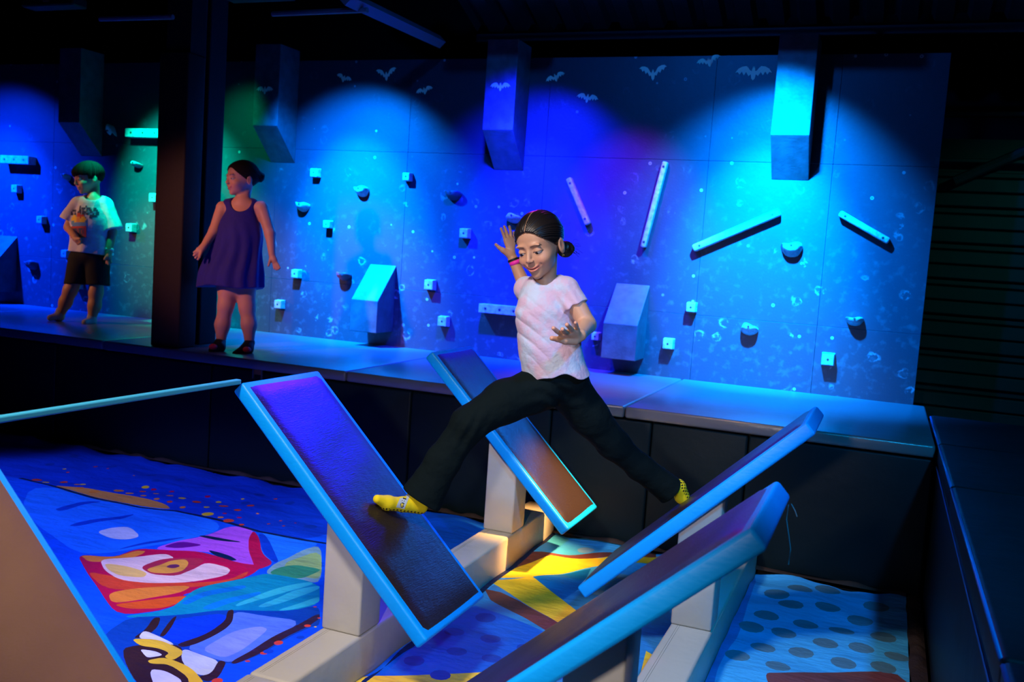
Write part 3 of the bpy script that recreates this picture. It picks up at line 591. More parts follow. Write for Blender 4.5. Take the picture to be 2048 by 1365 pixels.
def printed_mat(name, x0, x1, y0, y1, base, polys, label, step=0.035):
    V = []; E_ = []; PL = []
    for c, pg in polys:
        q = clip_poly(pg, x0, x1, y0, y1)
        if len(q) < 3: continue
        q2 = []
        for i in range(len(q)):                      # subdivide edges
            a, b = q[i], q[(i + 1) % len(q)]; k = max(1, int(math.hypot(a[0] - b[0], a[1] - b[1]) / step))
            for j in range(k): q2.append((a[0] + (b[0] - a[0]) * j / k, a[1] + (b[1] - a[1]) * j / k))
        s = len(V); V += [Vector(p) for p in q2]; E_ += [(s + i, s + (i + 1) % len(q2)) for i in range(len(q2))]
        PL.append((c, np.array(q)))
    nx = int((x1 - x0) / step); ny = int((y1 - y0) / step)
    for i in range(nx + 1):
        for j in range(ny + 1):
            V.append(Vector((x0 + (x1 - x0) * i / nx, y0 + (y1 - y0) * j / ny)))
    vo, eo, fo, *_r = delaunay_2d_cdt(V, E_, [], 0, 1e-5)
    vo = np.array([(v.x, v.y) for v in vo]); cen = np.array([vo[list(f)].mean(0) for f in fo])
    colr = np.tile(np.array(base, float), (len(fo), 1))
    for c, q in PL:
        ins = np.zeros(len(cen), bool); X, Y = cen[:, 0], cen[:, 1]
        for i in range(len(q)):
            ax, ay = q[i - 1]; bx, by = q[i]
            if ay == by: continue
            cr = ((ay > Y) != (by > Y)) & (X < (bx - ax) * (Y - ay) / (by - ay) + ax); ins ^= cr
        colr[ins] = c
    me = bpy.data.meshes.new(name)
    me.from_pydata([(x, y, mat_height(x, y) - 0.004) for x, y in vo], [], [tuple(f) for f in fo]); me.update()
    at = me.color_attributes.new('col', 'FLOAT_COLOR', 'CORNER')
    buf = np.ones((len(me.loops), 4)); 
    ls = np.empty(len(me.polygons), int); me.polygons.foreach_get('loop_start', ls); lt = np.empty(len(me.polygons), int); me.polygons.foreach_get('loop_total', lt)
    buf[:, :3] = np.repeat(colr, lt, axis=0); at.data.foreach_set('color', buf.ravel())
    return link(name, me, M['mat_print'], None, True, label=label, cat='trampoline mat')
XM = onZ(1817, 1300, 0).x
printed_mat('printed_mat', -7.2, -1.797, 1.2, YP - .02, BLUE, left, 'blue trampoline mat with a red and orange pop art print, left of the frames')
printed_mat('printed_mat', -1.630, -0.670, 1.2, YP - .02, (0.03, 0.25, 0.6), centre, 'blue trampoline mat with yellow and brown zigzag between the two frames')
printed_mat('printed_mat', -0.503, XM, 1.2, YP - .06, SKY, right, 'light blue trampoline mat with grey spots right of the right frame')
# ruffled dark skirt along the mat edges
def skirt(path, wd, label):
    bm = bmesh.new(); n = 160; a, b = Vector(path[0]), Vector(path[1]); t = (b - a); s = Vector((-t.y, t.x, 0)).normalized()
    rows = []
    for i in range(n + 1):
        p = a + t * i / n; row = []
        for j in range(7):
            h = 0.008 + 0.010 * math.sin(i * 0.9 + math.sin(i * .23) * 3) * math.sin(math.pi * j / 6) + 0.012 * math.sin(math.pi * j / 6)
            q = p + s * wd * (j / 6) * (1 + 0.06 * math.sin(i * 0.5)); row.append(bm.verts.new((q.x, q.y, h)))
        rows.append(row)
    for r0, r1 in zip(rows, rows[1:]):
        for j in range(6): bm.faces.new((r0[j], r0[j + 1], r1[j + 1], r1[j]))
    return obj('mat_skirt', bm, M['skirt'], None, True, label=label, cat='skirt')
skirt([(XR - .01, 0.4, 0), (XR - .01, YP - .06, 0)], XR - .01 - XM, 'crumpled black edge strip along the right side of the spotted mat')
skirt([(XM, YP - .012, 0), (-7.0, YP - .012, 0)], 0.045, 'dark ruffled edge strip along the foot of the platform')
# ------------------------------------------------------------------ people: implicit surfaces, meshed with surface nets
V3 = lambda p: np.array((p[0], p[1], p[2]), float)
def d3(u, v, D): return V3(onD(u, v, D))
def smin(a, b, k):
    h = np.clip(0.5 + 0.5 * (b - a) / k, 0, 1); return b + (a - b) * h - k * h * (1 - h)
def smax(a, b, k): return -smin(-a, -b, k)
def cap(P, a, b, ra, rb):
    ba = b - a; L2 = max(ba @ ba, 1e-9); h = np.clip((P - a) @ ba / L2, 0, 1)
    return np.linalg.norm(P - a - h[:, None] * ba, axis=1) - (ra + (rb - ra) * h)
def ell(P, c, r, Rm=None):
    q = P - np.asarray(c, float)
    if Rm is not None: q = q @ Rm
    r = np.asarray(r, float); k0 = np.linalg.norm(q / r, axis=1); k1 = np.linalg.norm(q / (r * r), axis=1) + 1e-9
    return k0 * (k0 - 1) / k1
def squash(P, c, ax, s): return P + ((P - c) @ ax)[:, None] * ax * (s - 1)     # s > 1 makes the shape thinner along ax
def chain(P, pts, rs, k=0.02):
    d = None
    for i in range(len(pts) - 1):
        e = cap(P, pts[i], pts[i + 1], rs[i], rs[i + 1]); d = e if d is None else smin(d, e, k)
    return d
def bounded(P, c, R, fn, margin=0.05):
    dist = np.linalg.norm(P - c, axis=1) - R; out = dist + margin * 0.5; m = dist < margin
    if m.any(): out[m] = fn(P[m])
    return out
def remesh(fn, lo, hi, h):
    """sparse surface nets"""
    B = 8; S = B * h; lo = np.asarray(lo, float); n = np.ceil((np.asarray(hi) - lo) / S).astype(int)
    g = np.stack(np.meshgrid(*[np.arange(k) for k in n], indexing='ij'), -1).reshape(-1, 3)
    fv = np.concatenate([fn(c) for c in np.array_split(lo + (g + 0.5) * S, max(1, len(g) // 60000))])
    g = g[np.abs(fv) < S * 0.87 * 1.25 + 0.004]
    off = np.stack(np.meshgrid(*[np.arange(B + 1)] * 3, indexing='ij'), -1).reshape(-1, 3)
    N = (n * B + 3).astype(np.int64)
    key = lambda c: (c[..., 0] * N[1] + c[..., 1]) * N[2] + c[..., 2]
    ck = []; cv = []; ek = []
    for ch in np.array_split(g, max(1, len(g) // 150)):
        if not len(ch): continue
        idx = (ch[:, None, :] * B + off[None]); f = fn((lo + idx.reshape(-1, 3) * h)).reshape(len(ch), B + 1, B + 1, B + 1)
        base = ch * B; c = f[:, :-1, :-1, :-1]
        corners = {(i, j, k): f[:, i:B + i, j:B + j, k:B + k] for i in (0, 1) for j in (0, 1) for k in (0, 1)}
        neg = sum((v < 0).astype(int) for v in corners.values()); act = (neg > 0) & (neg < 8)
        w_ = np.argwhere(act)
        if len(w_):
            pos = np.zeros((len(w_), 3)); cnt = np.zeros(len(w_)); val = {q: v[act] for q, v in corners.items()}
            for q in val:
                for ax in range(3):
                    if q[ax]: continue
                    q2 = tuple(1 if a == ax else q[a] for a in range(3)); va, vb = val[q], val[q2]; m = (va < 0) != (vb < 0)
                    t = va / np.where(m, va - vb, 1); p = np.tile(np.array(q, float), (len(w_), 1)); p[:, ax] += t
                    pos[m] += p[m]; cnt += m
            cell = base[w_[:, 0]] + w_[:, 1:]
            ck.append(key(cell)); cv.append(lo + (cell + pos / cnt[:, None]) * h)
        for ax in range(3):
            sl = [slice(None)] + [slice(0, B)] * 3; s2 = list(sl); s2[ax + 1] = slice(1, B + 1)
            a = f[tuple(sl)] < 0; b = f[tuple(s2)] < 0; w_ = np.argwhere(a != b)
            if len(w_):
                cell = base[w_[:, 0]] + w_[:, 1:]; ek.append((ax, cell, a[tuple(w_.T)]))
    ck = np.concatenate(ck); cv = np.concatenate(cv); o = np.argsort(ck); ck = ck[o]; cv = cv[o]
    quads = []
    for ax, cell, sgn in ek:
        b, c = (ax + 1) % 3, (ax + 2) % 3; q = []
        for db, dc in ((0, 0), (-1, 0), (-1, -1), (0, -1)):
            x = cell.copy(); x[:, b] += db; x[:, c] += dc; k = key(x); i = np.searchsorted(ck, k); i = np.minimum(i, len(ck) - 1)
            q.append(np.where(ck[i] == k, i, -1))
        q = np.stack(q, 1); q = np.where(sgn[:, None], q, q[:, ::-1]); quads.append(q[(q >= 0).all(1)])
    return cv, np.concatenate(quads)
def implicit(name, fn, lo, hi, h, material, parent, color=None, smooth_it=1, **k):
    v, f = remesh(fn, lo, hi, h)
    for _ in range(smooth_it):                       # light tangential smoothing
        e = np.concatenate([f[:, [0, 1]], f[:, [1, 2]], f[:, [2, 3]], f[:, [3, 0]]]); s = np.zeros_like(v); c = np.zeros(len(v))
        np.add.at(s, e[:, 0], v[e[:, 1]]); np.add.at(c, e[:, 0], 1); np.add.at(s, e[:, 1], v[e[:, 0]]); np.add.at(c, e[:, 1], 1)
        v = v * 0.55 + 0.45 * s / c[:, None]
    me = bpy.data.meshes.new(name); me.vertices.add(len(v)); me.vertices.foreach_set('co', v.ravel())
    me.loops.add(f.size); me.loops.foreach_set('vertex_index', f.ravel().astype(np.int32))
    me.polygons.add(len(f)); me.polygons.foreach_set('loop_start', np.arange(0, f.size, 4, dtype=np.int32)); me.update(calc_edges=True); me.validate()
    if color is not None:
        col_ = np.ones((len(me.vertices), 4)); col_[:, :3] = color(v[:len(me.vertices)])
        a = me.color_attributes.new('col', 'FLOAT_COLOR', 'POINT'); a.data.foreach_set('color', col_.ravel())
    return link(name, me, material, parent, True, **k)
def bbox(pts, m): p = np.array(pts); return p.min(0) - m, p.max(0) + m
def mixc(c, m, c2):
    m = np.clip(m, 0, 1)[:, None]; return c * (1 - m) + np.array(c2) * m
# ---- head, local axes: x = the person's left, y = forward, z = up; unit scale is a 0.215 m head
class Head:
    def __init__(s, c, yaw, pitch, roll, scale):
        """yaw: face turned towards the picture's left; pitch: face down"""
        s.c = c; s.k = scale
        rt, up, bk = V3(RT), V3(UP), -V3(FW)
        f = bk * math.cos(R_(yaw)) - rt * math.sin(R_(yaw)); x = rt * math.cos(R_(yaw)) + bk * math.sin(R_(yaw)); z = up.copy()
        cp, sp = math.cos(R_(pitch)), math.sin(R_(pitch)); f, z = f * cp - z * sp, z * cp + f * sp
        cr, sr = math.cos(R_(roll)), math.sin(R_(roll)); x, z = x * cr + z * sr, z * cr - x * sr
        s.R = np.stack([x, f, z], 1)                 # columns
    def loc(s, P): return (P - s.c) @ s.R / s.k
    def world(s, q): return s.c + (s.R @ np.array(q, float)) * s.k
def head_fn(q, boy=False):
    sx = np.abs(q[:, 0]); m = q.copy(); m[:, 0] = sx
    d = ell(q, (0, -.014, .028), (.073, .092, .080))
    d = smin(d, ell(q, (0, .030, .030), (.060, .052, .050)), .02)
    d = smin(d, ell(q, (0, .026, -.028), (.057, .060, .063)), .02)
    d = smin(d, ell(q, (0, .042, -.068), (.030, .036, .029)), .026)
    d = smin(d, ell(q, (0, .067, -.090), (.014, .013, .012)), .018)
    d = smin(d, ell(m, (.035, .056, -.034), (.023, .026, .022)), .018)
    d = smax(d, -ell(m, (.030, .101, -.001), (.017, .014, .010)), .014)      # eye sockets
    lid = np.maximum(ell(m, (.030, .0715, -.003), (.0165, .0165, .0145)), 0)
    ball = np.linalg.norm(m - np.array((.030, .0715, -.004)), axis=1)
    up = smax(ball - .0158, -(q[:, 2] + .0042), .002)
    dn = smax(ball - .0150, (q[:, 2] + .0125), .002)
    d = smin(d, up, .004); d = smin(d, dn, .004)
    d = smin(d, cap(q, np.array((0, .083, .006)), np.array((0, .0995, -.028)), .0055, .0088), .012)
    d = smin(d, ell(m, (.0085, .0940, -.032), (.0060, .0080, .0052)), .005)
    d = smax(d, -ell(m, (.0060, .0975, -.038), (.0028, .0045, .0024)), .002)
    d = smin(d, ell(m, (.028, .082, .019), (.020, .006, .0045)), .014)       # brow
    # lips: a wide smile
    xz = q.copy(); arch = 14.0 * q[:, 0] ** 2; xz[:, 2] = q[:, 2] - arch; xz[:, 1] = q[:, 1] + 14 * q[:, 0] ** 2
    d = smin(d, ell(xz, (0, .0850, -.0575), (.029, .0085, .0032)), .005)
    d = smin(d, ell(xz, (0, .0845, -.0680), (.021, .0090, .0045)), .005)
    d = smax(d, -ell(xz, (0, .0950, -.0622), (.024, .0080, .0013)), .0025)
    d = smax(d, -ell(m, (.033, .084, -.052), (.004, .006, .006)), .006)
    # ears
    e = ell(m, (.0755, -.012, -.014), (.0085, .0175, .0285)); e = smax(e, -ell(m, (.0865, -.004, -.009), (.0075, .0090, .0165)), .006)
    return smin(d, e, .006)
def head_col(q, base, lipc=(.56, .17, .14), brow=(.05, .03, .025)):
    x = np.abs(q[:, 0]); y = q[:, 1]; z = q[:, 2]; c = np.tile(np.array(base, float), (len(q), 1)); f = y > .055
    c = mixc(c, np.exp(-((x - .038) / .018) ** 2 - ((z + .042) / .018) ** 2) * f * .45, (.70, .26, .18))
    c = mixc(c, np.exp(-(x / .012) ** 2 - ((z + .032) / .010) ** 2) * (y > .09) * .3, (.70, .28, .2))
    zb = .0150 + .20 * np.clip(x - .012, 0, .018) - .50 * np.clip(x - .036, 0, 1)
    c = mixc(c, f * (x > .012) * (x < .046) * np.clip((.0036 - .03 * np.abs(x - .024) - np.abs(z - zb)) / .0018, 0, 1) * .75, brow)
    c = mixc(c, f * (x > .015) * (x < .047) * np.clip((.0016 - np.abs(z + .0040 + .10 * np.abs(x - .031))) / .0008, 0, 1), (.02, .012, .012))
    c = mixc(c, (x > .078) * np.exp(-((y + .006) / .008) ** 2 - ((z + .008) / .014) ** 2) * .7, (.34, .13, .09))
    zz = z - 14.0 * x * x
    c = mixc(c, (y > .06) * np.clip((.027 - x) / .003, 0, 1) * np.clip((.0090 - np.abs(zz + .0630)) / .002, 0, 1) * .9, lipc)
    c = mixc(c, (y > .06) * np.clip((.024 - x) / .003, 0, 1) * np.clip((.0016 - np.abs(zz + .0622)) / .0008, 0, 1), (.10, .02, .02))
    return c
def hair_fn(q, bun=None, fringe=False, strands=46):
    w_ = np.array((0.1, -1.0, -.35)) if not fringe else np.array((0, -.2, 1.0)); w_ = w_ / np.linalg.norm(w_)
    a = np.cross(w_, (1.0, 0, 0)); a /= np.linalg.norm(a); b = np.cross(w_, a)
    ph = np.arctan2(q @ a, q @ b); ridge = .0012 * np.sin(ph * strands + 6 * np.sin(ph * 7)) + .0005 * np.sin(ph * strands * 2.3)
    if fringe:
        d = smin(ell(q, (0, -.012, .034), (.086, .106, .088)), ell(q, (0, .035, .048), (.068, .066, .046)), .02) + ridge * 2
        cut = -(q[:, 2] - np.where(q[:, 1] > .03, .022 + .004 * np.sin(q[:, 0] * 180), -.010 + .28 * np.minimum(q[:, 1], 0)))
        side = -(q[:, 2] + .02)
        return smax(d, cut, .006)
    d = smin(ell(q, (0, -.014, .031), (.0795, .100, .0865)), ell(q, (0, .026, .044), (.062, .062, .044)), .02) + ridge
    d = d + .0028 * np.exp(-(q[:, 0] / .0028) ** 2) * (q[:, 1] > -.03) * (q[:, 2] > .02)     # parting
    hl = .007 + .62 * q[:, 1] - 1.5 * np.clip(np.abs(q[:, 0]) - .03, 0, 1) ** 1.0 * .35 * (q[:, 1] > 0) + .010 * np.exp(-(q[:, 0] / .03) ** 2)
    hl = np.where(q[:, 1] < -.03, .002 - .018 - 1.0 * (-.03 - q[:, 1]), hl); hl = np.maximum(hl, -.062)
    d = smax(d, -(q[:, 2] - hl), .006)
    if bun is not None:
        c, r = bun; e = np.linalg.norm(q - np.array(c), axis=1) - r + .0022 * np.sin(60 * (q[:, 0] - c[0]) + 130 * (q[:, 2] - c[2]) + 3 * np.sin(q[:, 1] * 90))
        d = smin(d, e, .010)
    return d
SKIN = (.56, .30, .19)
M['skin'] = mat('skin', SKIN, 0.45, 0.4, attr='col', sss=0.12, bump=[(180, 0.03, (1, 1, 1))])
M['skin_fair'] = mat('skin_fair', SKIN, 0.5, 0.35, attr='col', sss=0.1)
M['hair_black'] = mat('hair_black', (0.012, 0.008, 0.008), 0.38, 0.45, attr='col')
M['hair_dark'] = mat('hair_dark', (0.014, 0.008, 0.006), 0.8, 0.1)
M['eye_white'] = mat('eye_white', (0.7, 0.7, 0.7), 0.15, 0.5, attr='col')
M['tie_dye'] = mat('tie_dye', (0.56, 0.40, 0.53), 0.8, 0.15, mottle=(15, (0.46, 0.52, 0.66), 0.44, 0.60), bump=[(40, 0.25, (1, 1, 1)), (700, 0.1, (1, 1, 1))], sheen=0.1)
M['trousers'] = mat('trousers', (0.004, 0.008, 0.009), 0.85, 0.05, bump=[(26, 0.35, (1, 1, 1))])
M['sock_yellow'] = mat('sock_yellow', (0.80, 0.62, 0.01), 0.8, 0.2, attr='col', bump=[(500, 0.2, (1, 1, 1))])
M['gold'] = mat('gold', (0.8, 0.5, 0.15), 0.25, 0.5, metal=1.0)
M['band_black'] = mat('band_black', (0.01, 0.01, 0.012), 0.5, 0.4)
M['band_pink'] = mat('band_pink', (0.9, 0.03, 0.45), 0.5, 0.4)
M['tunic'] = mat('tunic', (0.022, 0.014, 0.20), 0.75, 0.2, sheen=0.1, bump=[(30, 0.2, (1, 1, 1))])
M['shirt_white'] = mat('shirt_white', (0.62, 0.60, 0.64), 0.8, 0.2, bump=[(30, 0.3, (1, 1, 1))])
M['shorts'] = mat('shorts', (0.018, 0.016, 0.015), 0.85, 0.15)
M['shoe_black'] = mat('shoe_black', (0.006, 0.006, 0.007), 0.6, 0.3)
M['shoe_red'] = mat('shoe_red', (0.6, 0.03, 0.08), 0.6, 0.3)
M['sock_grey'] = mat('sock_grey', (0.42, 0.40, 0.40), 0.85, 0.2)
M['band_white'] = mat('band_white', (0.75, 0.78, 0.8), 0.6, 0.3)
M['decal'] = mat('decal', (0.5, 0.5, 0.5), 0.7, 0.2, attr='col')
def eyes(H_, parent, look=(0.0, -0.35)):
    for s in (1, -1):
        c = H_.world((s * .030, .0715, -.004)); r = .0144 * H_.k
        bm = bmesh.new(); bmesh.ops.create_uvsphere(bm, u_segments=32, v_segments=20, radius=r); me = bpy.data.meshes.new('eye'); bm.to_mesh(me); bm.free()
        g = H_.R @ np.array((look[0], 1.0, look[1])); g /= np.linalg.norm(g); v = np.array([x.co[:] for x in me.vertices]); cs = (v @ g) / r
        me.transform(Matrix.Translation(Vector(c)))
        cc = np.ones((len(v), 4)); cc[:, :3] = np.where((cs > .90)[:, None], (.03, .014, .008), (.40, .36, .35)); cc[:, :3][cs > .985] = (.003, .003, .003)
        a = me.color_attributes.new('col', 'FLOAT_COLOR', 'POINT'); a.data.foreach_set('color', cc.ravel())
        link('eye', me, M['eye_white'], parent, True)
def decal(name, target, origin, ux, uz, w_, h_, rows, palette, parent, off=0.0012, fwd=None):
    """small print that follows the cloth: a grid dropped onto the garment along its outward direction"""
    from mathutils.bvhtree import BVHTree
    me0 = target.data; Mx = Matrix.LocRotScale(parent.location, parent.rotation_euler, None)
    p = parent.parent
    while p is not None: Mx = Matrix.LocRotScale(p.location, p.rotation_euler, None) @ Mx; p = p.parent
    # target mesh is stored in its own parent's frame
    T = Matrix.Identity(4); p = target.parent
    while p is not None: T = Matrix.LocRotScale(p.location, p.rotation_euler, None) @ T; p = p.parent
    vs_ = [T @ v.co for v in me0.vertices]; bv = BVHTree.FromPolygons(vs_, [tuple(q.vertices) for q in me0.polygons])
    ny = len(rows); nx = len(rows[0]); ux = Vector(ux).normalized(); uz = Vector(uz).normalized(); fwd = Vector(fwd).normalized()
    grid = {}; verts = []; faces = []; fc = []
    for j in range(ny + 1):
        for i in range(nx + 1):
            p = Vector(origin) + ux * (w_ * (i / nx - .5)) + uz * (h_ * (.5 - j / ny)) + fwd * 0.25
            hit = bv.ray_cast(p, -fwd, 0.6)
            if hit[0] is not None: grid[i, j] = len(verts); verts.append(hit[0] + fwd * off)
    for j in range(ny):
        for i in range(nx):
            ch = rows[j][i]; q = [(i, j), (i, j + 1), (i + 1, j + 1), (i + 1, j)]
            if ch != '.' and all(x in grid for x in q): faces.append([grid[x] for x in q]); fc.append(palette[ch])
    me = bpy.data.meshes.new(name); me.from_pydata(verts, [], faces); me.update()
    a = me.color_attributes.new('col', 'FLOAT_COLOR', 'CORNER'); buf = np.ones((len(me.loops), 4)); buf[:, :3] = np.repeat(np.array(fc), 4, axis=0); a.data.foreach_set('color', buf.ravel())
    return link(name, me, M['decal'], target, False)
def nz(P, s, k=1.0):   # cheap smooth pseudo noise
    x, y, z = (P * s).T; return (np.sin(x + 1.7 * np.sin(y * .9 + 2)) + np.sin(y * 1.3 + 1.9 * np.sin(z * 1.1)) + np.sin(z * 1.2 + 1.6 * np.sin(x * .8 + 1))) / 3 * k
rt, up, bk = V3(RT), V3(UP), -V3(FW)

# ================= the jumping girl =================
girl = empty('person', tuple(d3(1110, 760, 3.70) * (1, 1, 0) + (0, 0, .5)), label='girl in pink tie-dye shirt and flared black trousers leaping between tilted pads, arms out', cat='person')
GH = Head(d3(1080, 490, 3.60), 31, 21, 4, 1.10)
J = dict(neck0=GH.world((0, -.030, -.045)), neck1=d3(1092, 566, 3.64), chest=d3(1090, 612, 3.65), belly=d3(1104, 690, 3.68), pelv=d3(1112, 752, 3.71),
         shR=d3(1052, 578, 3.72), elR=d3(1062, 600, 3.93), wrR=d3(1027, 521, 3.95), shL=d3(1137, 580, 3.60), elL=d3(1174, 650, 3.58), wrL=d3(1160, 671, 3.43),
         hpL=d3(1078, 775, 3.68), knL=d3(940, 845, 3.58), anL=d3(842, 985, 3.60), hpR=d3(1138, 780, 3.76), knR=d3(1228, 885, 3.85), anR=d3(1350, 975, 3.95))
def fingers(P, spec, base, k=.004, kb=.010):
    d = None
    for pts, rs in spec:
        e = chain(P, [d3(*p) for p in pts], rs, .002); d = e if d is None else np.minimum(d, e)
        base = smin(base, cap(P, base_c, d3(*pts[0]), .012, rs[0] * 1.25), kb)
    return smin(base, d, k)
def hand_left(P):
    global base_c
    base_c = d3(1156, 676, 3.425); b = cap(P, J['wrL'], base_c, .0235, .018)
    spec = [([(1124, 669, 3.375), (1114, 663, 3.345), (1107, 657, 3.325)], [.0098, .0085, .0075]),
            ([(1135, 666, 3.370), (1129, 664, 3.325), (1125, 659, 3.295)], [.0100, .0088, .0078]),
            ([(1145, 662, 3.372), (1140, 656, 3.335), (1134, 650, 3.305)], [.0095, .0085, .0076]),
            ([(1154, 660, 3.385), (1153, 653, 3.358), (1151, 646, 3.335)], [.0085, .0075, .0066])]
    d = fingers(P, spec, b)
    th = chain(P, [d3(1150, 682, 3.415), d3(1130, 682, 3.392), d3(1115, 679, 3.375), d3(1104, 677, 3.362)], [.0165, .0135, .0098, .0088], .004)
    return smin(d, th, .006)
def hand_right(P):
    global base_c
    base_c = d3(1022, 508, 3.95); b = cap(P, J['wrR'], base_c, .021, .019)
    spec = [([(1011.5, 482, 3.945), (1006.5, 468, 3.94), (1002.2, 457.5, 3.935)], [.0085, .0070, .0060]),
            ([(1016.5, 479, 3.95), (1012.5, 464, 3.95), (1008.6, 453.5, 3.95)], [.0088, .0072, .0062]),
            ([(1022.5, 479, 3.955), (1021.0, 464, 3.96), (1019.0, 453.5, 3.96)], [.0085, .0070, .0060]),
            ([(1028.5, 483, 3.96), (1028.5, 473, 3.97), (1027.5, 465, 3.975)], [.0078, .0064, .0055])]
    d = fingers(P, spec, b)
    th = chain(P, [d3(1018, 509, 3.945), d3(1006, 501, 3.935), d3(998, 495.5, 3.93), d3(991.8, 489.5, 3.925)], [.0155, .0115, .0080, .0068], .004)
    return smin(d, th, .008)
def girl_body(P):
    d = bounded(P, GH.c, .17, lambda q: head_fn(GH.loc(q)) * GH.k)
    d = smin(d, cap(P, J['neck0'], J['neck1'], .040, .040), .02)
    t = squash(P, J['chest'], bk, 1.35); b = chain(t, [J['neck1'] - up * .02, J['chest'], J['belly'], J['pelv']], [.03, .078, .07, .08], .04)
    b = smin(b, cap(P, J['shR'], J['shL'], .032, .032), .04); d = smin(d, b, .02)
    for s in ('R', 'L'):
        d = smin(d, chain(P, [J['sh' + s], J['el' + s], J['wr' + s]], [.040, .034, .0215], .012), .012)
        d = smin(d, chain(P, [J['hp' + s], J['kn' + s], J['an' + s]], [.06, .030, .020], .02), .03)
    d = smin(d, cap(P, J['anR'], d3(1362, 990, 3.955), .016, .014), .005)
    d = smin(d, bounded(P, d3(1132, 667, 3.37), .10, hand_left), .006)
    d = smin(d, bounded(P, d3(1014, 485, 3.95), .10, hand_right), .006)
    return d
def girl_col(P):
    c = head_col(GH.loc(P), SKIN); m = np.linalg.norm(P - GH.c, axis=1) > .19; c[m] = SKIN
    for tip in ((1107, 657, 3.325), (1125, 659, 3.295), (1134, 650, 3.305), (1151, 646, 3.335), (1104, 677, 3.362)):
        c = mixc(c, np.exp(-(np.linalg.norm(P - d3(*tip), axis=1) / .011) ** 2) * .6, (.75, .32, .26))
    return c
lo, hi = bbox(list(J.values()) + [GH.c], .17)
body = implicit('body', girl_body, lo, hi, .0022, M['skin'], girl, girl_col)
eyes(GH, body, (-.10, -.42))
BUN = ((.050, -.082, -.045), .030)
def hair_col(P):
    q = GH.loc(P); c = np.tile(np.array((.011, .008, .008)), (len(P), 1))
    return mixc(c, np.clip((.0017 - np.abs(q[:, 0])) / .0008, 0, 1) * (q[:, 1] > -.02) * (q[:, 2] > .03) * .9, (.40, .22, .13))
hair = implicit('hair', lambda P: hair_fn(GH.loc(P), BUN) * GH.k, *bbox([GH.c], .16), .0020, M['hair_black'], girl, hair_col)
bm = bmesh.new()
for k_ in range(26):
    a = np.array((.050, -.082, -.045)) + np.random.uniform(-.024, .024, 3); t0 = np.random.uniform(.02, .055)
    dv = np.array((.5 + np.random.rand() * .6, -.2 + np.random.rand() * .4, -.6 + np.random.rand() * .9)); p = [GH.world(a), GH.world(a + dv * t0 * .5 + (0, 0, .008)), GH.world(a + dv * t0)]
    tube(bm, p, .0006, 4)
for k_ in range(3):
    a = np.array((.070, -.03, .05)) + np.random.uniform(-.015, .015, 3); p = [GH.world(a), GH.world(a + (.012, -.012, .012)), GH.world(a + (.03, -.02, .006))]; tube(bm, p, .0004, 3)
obj('hair_wisps', bm, M['hair_dark'], hair, True, kind='stuff')
bm = bmesh.new(); ec = np.array((.0775, -.004, -.043)); tube(bm, [GH.world(ec + (.0, .005 * math.cos(t), -.004 + .006 * math.sin(t))) for t in np.linspace(0, 6.28, 14)], .0013, 6)
obj('earring', bm, M['gold'], girl, True, label='small gold hoop earring')
# shirt
hemN = (J['pelv'] - J['chest']); hemN /= np.linalg.norm(hemN)
def shirt(P):
    t = squash(P, J['chest'], bk, 1.22)
    d = chain(t, [d3(1090, 590, 3.65), d3(1090, 625, 3.65), d3(1098, 690, 3.67), d3(1112, 760, 3.70)], [.083, .104, .110, .134], .05)
    d = smin(d, cap(P, d3(1056, 580, 3.71), d3(1130, 578, 3.61), .047, .047), .035)
    d = smin(d, cap(P, d3(1082, 566, 3.66), d3(1106, 566, 3.63), .032, .032), .03)
    slv = cap(P, d3(1134, 580, 3.605), d3(1160, 632, 3.588), .046, .057); ax = J['elL'] - J['shL']; ax /= np.linalg.norm(ax)
    slv = smax(slv, (P - d3(1152, 613, 3.59)) @ ax, .004); d = smin(d, slv, .018)
    s2 = cap(P, J['shR'], d3(1060, 590, 3.86), .048, .055); ax2 = J['elR'] - J['shR']; ax2 /= np.linalg.norm(ax2)
    s2 = smax(s2, (P - d3(1058, 588, 3.84)) @ ax2, .004); d = smin(d, s2, .018)
    u = (P - J['chest']) @ rt; v = (P - J['chest']) @ up
    c = u * .80 + v * .60; l = -u * .6 + v * .8
    f = np.sin(c * 95 + 2.5 * np.sin(l * 11) + 1.2) * .5 + np.sin(c * 52 + 2.5 * np.sin(l * 8 + 1)) * .5
    f = (1 - 2 * np.abs(f) ** .8 + .2 * f) * np.clip(.55 + .9 * nz(P, 13), .1, 1.2)
    d = d + f * .0042 * np.clip(1.1 - np.abs(u) * 3, .3, 1) * np.clip((.06 - v) * 9, .15, 1)
    d = d + .0035 * np.sin(((P - d3(1137, 580, 3.6)) @ rt) * 120 + v * 90) * np.exp(-np.linalg.norm(P - d3(1135, 612, 3.56), axis=1) ** 2 / .004)
    hem = (P - d3(1108, 742, 3.7)) @ hemN + .030 * np.cos((u - .035) * 16) - .022 - .006 * np.sin(u * 60)
    hem = hem - .0 
    d = smax(d, hem, .004)
    d = smax(d, -(cap(P, J['neck1'] - up * .004 + bk * .010, J['neck0'] + bk * .02, .046, .062)), .004)
    return d
implicit('shirt', shirt, *bbox([d3(1030, 530, 3.6), d3(1190, 790, 3.6), d3(1060, 600, 3.95), d3(1100, 600, 3.45)], .05), .0025, M['tie_dye'], girl)
